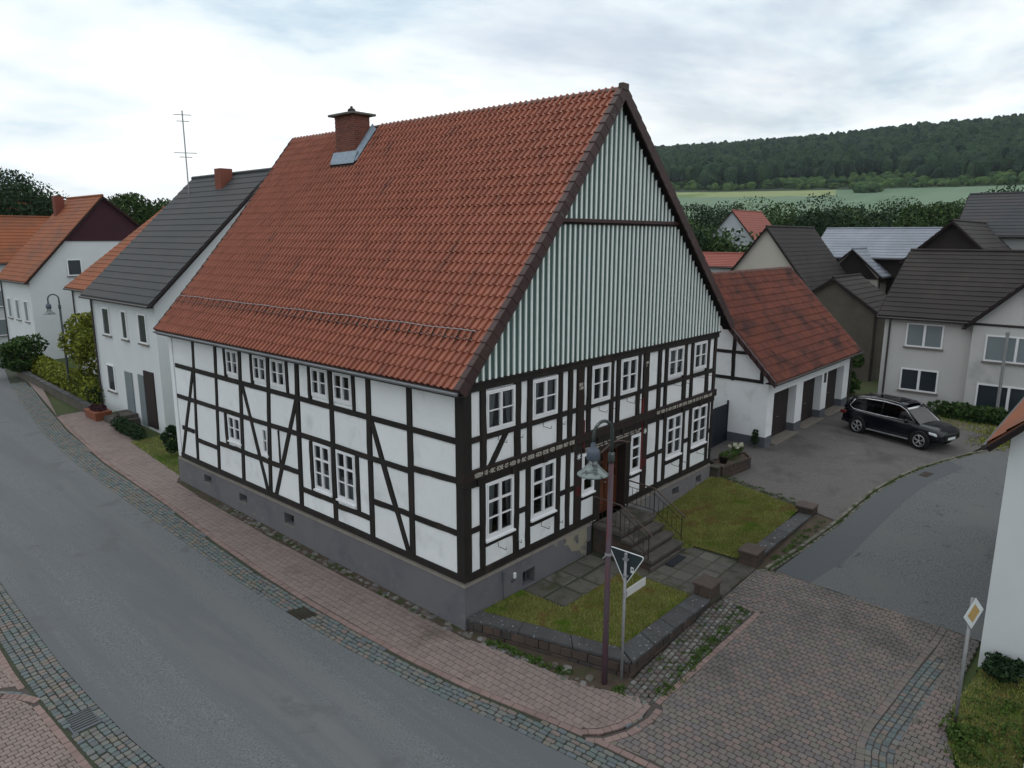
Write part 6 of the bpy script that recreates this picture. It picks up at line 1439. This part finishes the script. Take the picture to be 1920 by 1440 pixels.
# houses to the right
# ridge along world y at x = 28.5+4.75, wall facing -x
gable_house('pale_villa', 'pale two-storey house with large dark roof beyond the parked car', (28.5+9.5, -14.5), R(90), 13.6, 9.5, -.95, 3.85, 6.75, M['plaster_far'], M['roof_dark'],
            wins=[('back', 14.5-3.5, 2.35, 1.6, 1.15, 2, 'win_pale'), ('back', 14.5-3.5, .18, 1.65, 1.1, 2, 'win_dark')], over=.3)
gable_house('pale_villa_wing', 'gabled wing of the pale villa with paired windows at the right edge', (28.15, -12.2), R(0), 5, 7.5, -.95, 3.75, 7.5, M['plaster_far'], M['roof_dark'],
            wins=[('left', 7.5-.55-2.4, 2.05, 2.4, 1.2, 2, 'win_pale'), ('left', 7.5-.55-2.4, -.25, 2.5, 1.25, 2, 'win_dark')], over=.3)
gable_house('white_corner_house', 'white rendered house with red verge at the right edge of the picture', (6.12, -18.2), R(0), 8, 9.25, -1.15, 3.85, 8.6, M['plaster_w2'], M['roof_orange'], over=.32, plinth_=None)
# filled by part 5 with distances measured from the photograph
#@@PART5@@
gable_house('white_gabled_house', 'small white gabled house with salmon red roof far behind the garage', (79.3, 27.8), R(0), 9, 6.6, -2.5, 7.0, 10.8, M['plaster_blue'], M['roof_red'],
            wins=[('left', 1.9, 7.9, .5, .6, 1, 'win_dark'), ('left', 3.4, 7.9, .5, .6, 1, 'win_dark'), ('left', 1.4, 6.0, .5, .6, 1, 'win_dark'), ('left', 3.8, 6.0, .5, .6, 1, 'win_dark')], over=.15)
gable_house('low_annex', 'low white annex with red roof left of the beige gable', (48, 14.0), R(90), 4.2, 3.2, -1.5, 5.2, 6.1, M['plaster_blue'], M['roof_red'], over=.15, cat='annex')
gable_house('beige_gabled_house', 'house with plain beige gable and huge dark roof above the garage', (43, 6.3), R(0), 9.5, 10.2, -1.8, 1.7, 8.2, M['plaster_cream'], M['roof_dark'], over=.2)
gable_house('metal_roofed_barn', 'dark barn with patched sheet metal roof behind the dark brown roofs', (63, 3.6), R(90), 8.6, 7, -2, 6.0, 8.2, M['wood_dark'], M['roof_metal'], over=.4, cat='barn')
gable_house('barn_wing', 'barn wing with dark gable and blue-grey metal verge', (53.5, 6.2), R(0), 6, 4.2, -2, 4.6, 6.5, M['plaster_cream'], M['roof_metal'], gable=M['wood_dark'], gable_z=4.2, wins=[('left', 1.4, 2.9, 1.3, .8, 2, 'win_pale')], over=.35, cat='barn')
gable_house('rubble_stone_shed', 'low rubble stone shed between the garage roof and the pale villa', (36, 1.6), R(0), 5, 5, -1.3, 3.2, 5.0, M['stone_wall'], M['roof_dark'], over=.2, cat='shed')
gable_house('brown_roofed_house', 'dark boarded house with brown tile roof at the upper right', (43.6, -2.9), R(0), 14, 4.8, -1.5, 6.2, 8.5, M['wood_dark'], M['roof_dark'], over=.3)
gable_house('slate_barn', 'long grey slate roof behind the brown roof at the right edge', (62, -16), R(90), 17, 8, -1.5, 7.8, 10.8, M['plaster_grey'], M['roof_slate'], over=.3, cat='barn')

def tree(name, label, x, y, z0, top, r, m, n, leaf, grp=None, trunk=True, squash=1.0, lobes=9, cat='tree', low=.25):
    rg = random.Random(int(x*7+y*13)); t = thing(name, label, cat, (x, y, z0), grp); h = top-z0; cz = z0+h*(.5+low/2); rzv = h*(1-low)/2
    sp_ = [(x, y, cz, r*.72, r*.72, rzv*.82, int(n*.30))]
    for k in range(lobes):
        a = rg.uniform(0, 6.28); e = rg.uniform(-.7, .95); q = math.sqrt(1-e*e*.8)*rg.uniform(.45, .72)
        rr = rg.uniform(.30, .50)*r; sp_.append((x+math.cos(a)*r*q, y+math.sin(a)*r*q, cz+e*rzv*.72, rr, rr, rr*.8*squash, int(n*.7/lobes)))
    leaves('crown', sp_, m, leaf, t)
    if trunk:
        b = B().tube([(x, y, z0-.4), (x+.05*r, y, z0+h*.3), (x, y+.04*r, cz+rzv*.4)], [h*.028, h*.02, h*.008], 8)
        for k in range(4): a = k*1.6+rg.random(); b.tube([(x, y, z0+h*(.28+.07*k)), (x+math.cos(a)*r*.55, y+math.sin(a)*r*.55, z0+h*(.5+.08*k))], [h*.010, h*.004], 5)
        b.build('trunk', M['bark'], t)
    return t
RT = [(73.1, 34.8, 9.6, 5, 'mid', 'far left tree of the row beyond the red-roofed white house'), (96.9, 43.1, 11.4, 6.5, 'dark', 'dark tree directly behind the salmon red roof'), (59.5, 28.4, 8.0, 4, 'dark', 'dark tree beside the right slope of the timbered house roof'),
      (64.9, 27.0, 7.2, 4.2, 'mid', 'bushy tree left of the white gabled house'), (97.0, 30.5, 10.8, 6, 'mid', 'rounded tree to the right of the salmon red roof'), (102.7, 29.5, 11.6, 6, 'mid', 'pale green tree above the huge dark roof'),
      (108.5, 28.0, 12.2, 6.5, 'dark', 'tall dark tree above the left end of the barn'), (89.4, 22.0, 10.7, 5.5, 'dark', 'dense dark tree left of the metal barn roof'), (95.2, 20.4, 10.4, 5.5, 'mid', 'middle-green tree above the barn wing gable'),
      (115.1, 23.2, 12.3, 7, 'mid', 'broad tree behind the metal barn ridge'), (106.3, 17.3, 12.1, 6.5, 'dark', 'dark tree above the right end of the metal barn'), (92.3, 11.5, 10.9, 5.2, 'mid', 'bushy green tree left of the brown roof gable'),
      (117.4, 13.5, 12.8, 7, 'dark', 'large dark tree behind the brown roof gable'), (113.0, 9.3, 12.6, 6.5, 'mid', 'broad tree above the grey slate barn'), (108.5, 4.6, 12.6, 6.5, 'dark', 'dark tree at the right end of the row'),
      (119.0, 42.9, 13.0, 7.5, 'mid', 'wide tree at the back behind the white gabled house'), (125.7, 54.5, 12.9, 7.5, 'dark', 'farthest dark tree in the gap beside the timbered house roof')]
for x, y, top, r, k, lab in RT: tree('broadleaf_tree', lab, x, y, -3.0, top+1.6, r*1.35, M['leaf_'+k], 11000, .20, 'trees beyond the village roofs', low=.05)
LT = [(9.5, 78, 14.4, 9.0, 'dark', 'tallest dark tree at the upper left edge'), (13.5, 70.5, 13.2, 6, 'dark', 'dark tree leaning over the orange roof at the far left'), (7.0, 66, 12.6, 6.5, 'dark', 'dark tree at the very left edge of the picture'),
      (15.2, 65.2, 12.2, 3.6, 'mid', 'round tree above the maroon gable'), (19.7, 69.5, 12.6, 4.6, 'mid', 'bushy tree just right of the maroon gable'), (23.2, 68.0, 12.6, 4.4, 'mid', 'wide tree behind the slate roof on the left'), (22.6, 61.5, 11.0, 3.4, 'dark', 'dark tree touching the slate roof edge')]
for x, y, top, r, k, lab in LT: tree('broadleaf_tree', lab, x, y, -1.0, top, r, M['leaf_'+k], 20000, .16, 'trees beyond the houses on the left', low=.05)
tree('garden_shrub', 'tall yellow-green shrub between the hedge and the slate-roofed house', 3.2, 30.0, -.7, 3.8, 2.2, M['leaf_yellow'], 7000, .11, cat='shrub', low=.05)
tree('garden_shrub', 'dark green shrub below the yellow-green one', 3.4, 28.0, -.7, 1.3, 1.5, M['leaf_mid'], 2600, .11, cat='shrub', low=.0)
tree('garden_shrub', 'round green shrub at the far left in front of the white house', 1.6, 38.5, -.6, 1.8, 1.5, M['leaf_mid'], 2600, .12, cat='shrub', low=.0)
tree('column_shrub', 'narrow dark conifer shrub at the rear corner of the timbered house', .95, 17.2, -.9, .45, .42, M['leaf_dark'], 1600, .06, cat='shrub', low=.0, trunk=False, lobes=5)
tree('garden_shrub', 'leafy bush between the garage block and the pale villa', 29.0, 1.4, -.9, 2.3, 1.4, M['leaf_mid'], 2600, .12, cat='shrub', low=.0)
tree('garden_shrub', 'low dark bush under the white corner house wall', 5.75, -9.45, -1.15, -.55, .42, M['leaf_dark'], 1500, .05, cat='shrub', low=.0, trunk=False)
def hedge(name, label, line, w, h, m, n, leaf):
    a, c_ = Vector(line[0]), Vector(line[1]); L = (c_-a).length; d = (c_-a)/L; k = int(L/(w*.5)); z = zg((a.x+c_.x)/2, (a.y+c_.y)/2); t = thing(name, label, 'hedge', ((a.x+c_.x)/2, (a.y+c_.y)/2, z)); sp_ = []
    for i in range(k+1): p = a+d*(L*i/k); sp_.append((p.x, p.y, zg(p.x, p.y)+h*.5+random.uniform(-.05, .05), w*.62, w*.62, h*.55, n//(k+1)))
    leaves('foliage', sp_, m, leaf, t); B().hexa([(a.x-w*.3, a.y, z-.2), (a.x+w*.3, a.y, z-.2), (c_.x+w*.3, c_.y, z-.2), (c_.x-w*.3, c_.y, z-.2), (a.x-w*.3, a.y, z+h*.75), (a.x+w*.3, a.y, z+h*.75), (c_.x+w*.3, c_.y, z+h*.75), (c_.x-w*.3, c_.y, z+h*.75)]).build('hedge_core', M['leaf_dark'], t)
hedge('garden_hedge', 'long clipped green hedge along the sidewalk on the left', ((2.5, 39.5), (1.75, 27.5)), 1.0, 1.25, M['leaf_yellow'], 8000, .08)
hedge('garden_hedge', 'short dark hedge in front of the slate-roofed house', ((1.0, 22.6), (.95, 20.4)), .55, .55, M['leaf_dark'], 2400, .05)
hedge('garden_hedge', 'overgrown green hedge in front of the pale villa behind the parked car', ((27.2, -3.9), (26.9, -7.6)), .9, .75, M['leaf_mid'], 3600, .08)
gp = flat([(.12, 14.65), (.3, 17), (.55, 20.3), (1.9, 20.3), (1.9, 14.65)], .02, 'grass_patch', M['lawn']); structure(gp)
blades('grass', [(.14, 14.7), (.32, 17), (.55, 20.2), (1.85, 20.2), (1.85, 14.7)], 900, .06, M['grass'], zg, w=.012)
vg = [(3.1, -8.98), (4.2, -8.85), (6.1, -9.05), (6.1, -12.5), (1.4, -12.5), (2.2, -10.2), (2.4, -9.4)]
flat(vg, .03, 'verge', M['lawn'])['kind'] = 'structure'
blades('grass', vg, 1500, .075, M['grass'], zg, w=.012)
leaves('weeds', [(random.uniform(2.6, 6.0), random.uniform(-10.2, -9.1), -1.15, .22, .2, .12, 60) for _ in range(40)]+[(random.gauss(3.4, .25), random.gauss(-9.15, .12), -1.12, .16, .14, .12, 60) for _ in range(12)], M['weed'], .035)
blades('grass', [(25.0, -4.2), (27.3, -1.5), (27.6, -8.2), (24.6, -7.0)], 220, .10, M['grass'], zg, w=.02)
leaves('weeds', [(random.uniform(22.5, 25.5), random.uniform(-7.4, -6.0), -.55, .5, .4, .12, 50) for _ in range(24)], M['leaf_yellow'], .04)
# slope poles and small things
ps = thing('utility_pole', 'thin grey pole before the windows of the pale villa wing', 'pole', (27.7, -6.1, -.7)); B().tube([(27.7, -6.1, -1), (27.7, -6.1, 3.4)], .07, 10).build('pole', M['galv'], ps)
B().lathe([(.001, 3.4), (.09, 3.4), (.09, 3.46), (.001, 3.5)], 27.7, -6.1, 10).build('pole_cap', M['galv'], ps)
lw_ = thing('low_garden_wall', 'low stone wall under the hedge by the left sidewalk', 'garden wall', (1.3, 30, -.7))
B().hexa([(1.45, 39.5, -1), (1.65, 39.5, -1), (1.15, 25.5, -1), (.95, 25.5, -1), (1.45, 39.5, -.25), (1.65, 39.5, -.25), (1.15, 25.5, -.35), (.95, 25.5, -.35)]).build('wall_body', M['stone_wall'], lw_)
for i in range(14): t_ = i/14; B().hexa([(1.42-.5*t_, 39.5-14*t_, -.27-.1*t_), (1.68-.5*t_, 39.5-14*t_, -.27-.1*t_), (1.68-.5*t_-.034, 38.55-14*t_, -.27-.1*t_), (1.42-.5*t_-.034, 38.55-14*t_, -.27-.1*t_), (1.42-.5*t_, 39.5-14*t_, -.2-.1*t_), (1.68-.5*t_, 39.5-14*t_, -.2-.1*t_), (1.68-.5*t_-.034, 38.55-14*t_, -.2-.1*t_), (1.42-.5*t_-.034, 38.55-14*t_, -.2-.1*t_)]).build('coping_stone', M['cap'], lw_)
dst = thing('doorstep', 'stone doorstep before the slate-roofed house', 'doorstep', (1.4, 23.4, -.75)); B().box(1.0, 1.95, 22.8, 24.4, -1, -.5).build('lower_step', M['step'], dst); B().box(1.4, 1.98, 23.0, 24.2, -.5, -.33).build('upper_step', M['step'], dst)
fbx = thing('flower_trough', 'terracotta flower trough with red flowers beside the doorstep', 'flower trough', (1.1, 24.9, -.75)); B().hexa([(.75, 24.6, -.8), (1.35, 24.6, -.8), (1.35, 25.8, -.8), (.75, 25.8, -.8), (.68, 24.5, -.35), (1.42, 24.5, -.35), (1.42, 25.9, -.35), (.68, 25.9, -.35)]).build('trough', M['terracotta'], fbx)
leaves('flowers', [(1.05, 25.2, -.25, .35, .6, .14, 500)], M['maroon'], .05, fbx)
for x, y in ((4.2, 24.6), (4.5, 31)): pass
# bits of litter and leaves on the road
tl_ = []
for _ in range(260):
    az = R(random.uniform(52, 92)); d = random.uniform(75, 175); x = CAM.x+d*math.sin(az); y = CAM.y+d*math.cos(az); r = random.uniform(2.2, 3.8)
    if abs(x-83) < 9 and abs(y-31) < 7: continue
    if d < 100 and y < 22: continue
    tl_.append((x, y, random.uniform(.5, 6.0), r, r, r*.9, 330))
leaves('undergrowth', tl_, M['leaf_mid'], .30)
# ------------------------------------------------------------------ air
hz = bpy.data.materials.new('haze'); hz.use_nodes = True; t_ = hz.node_tree; t_.nodes.clear()
ho = N(t_, 'ShaderNodeOutputMaterial'); hv = N(t_, 'ShaderNodeVolumePrincipled'); hv.inputs['Color'].default_value = (0.80, 0.89, 1.0, 1); hv.inputs['Density'].default_value = 0.00007; t_.links.new(hv.outputs[0], ho.inputs['Volume'])
B().box(-4200, 4200, -4200, 4200, -8, 190).build('haze', hz, kind='stuff')
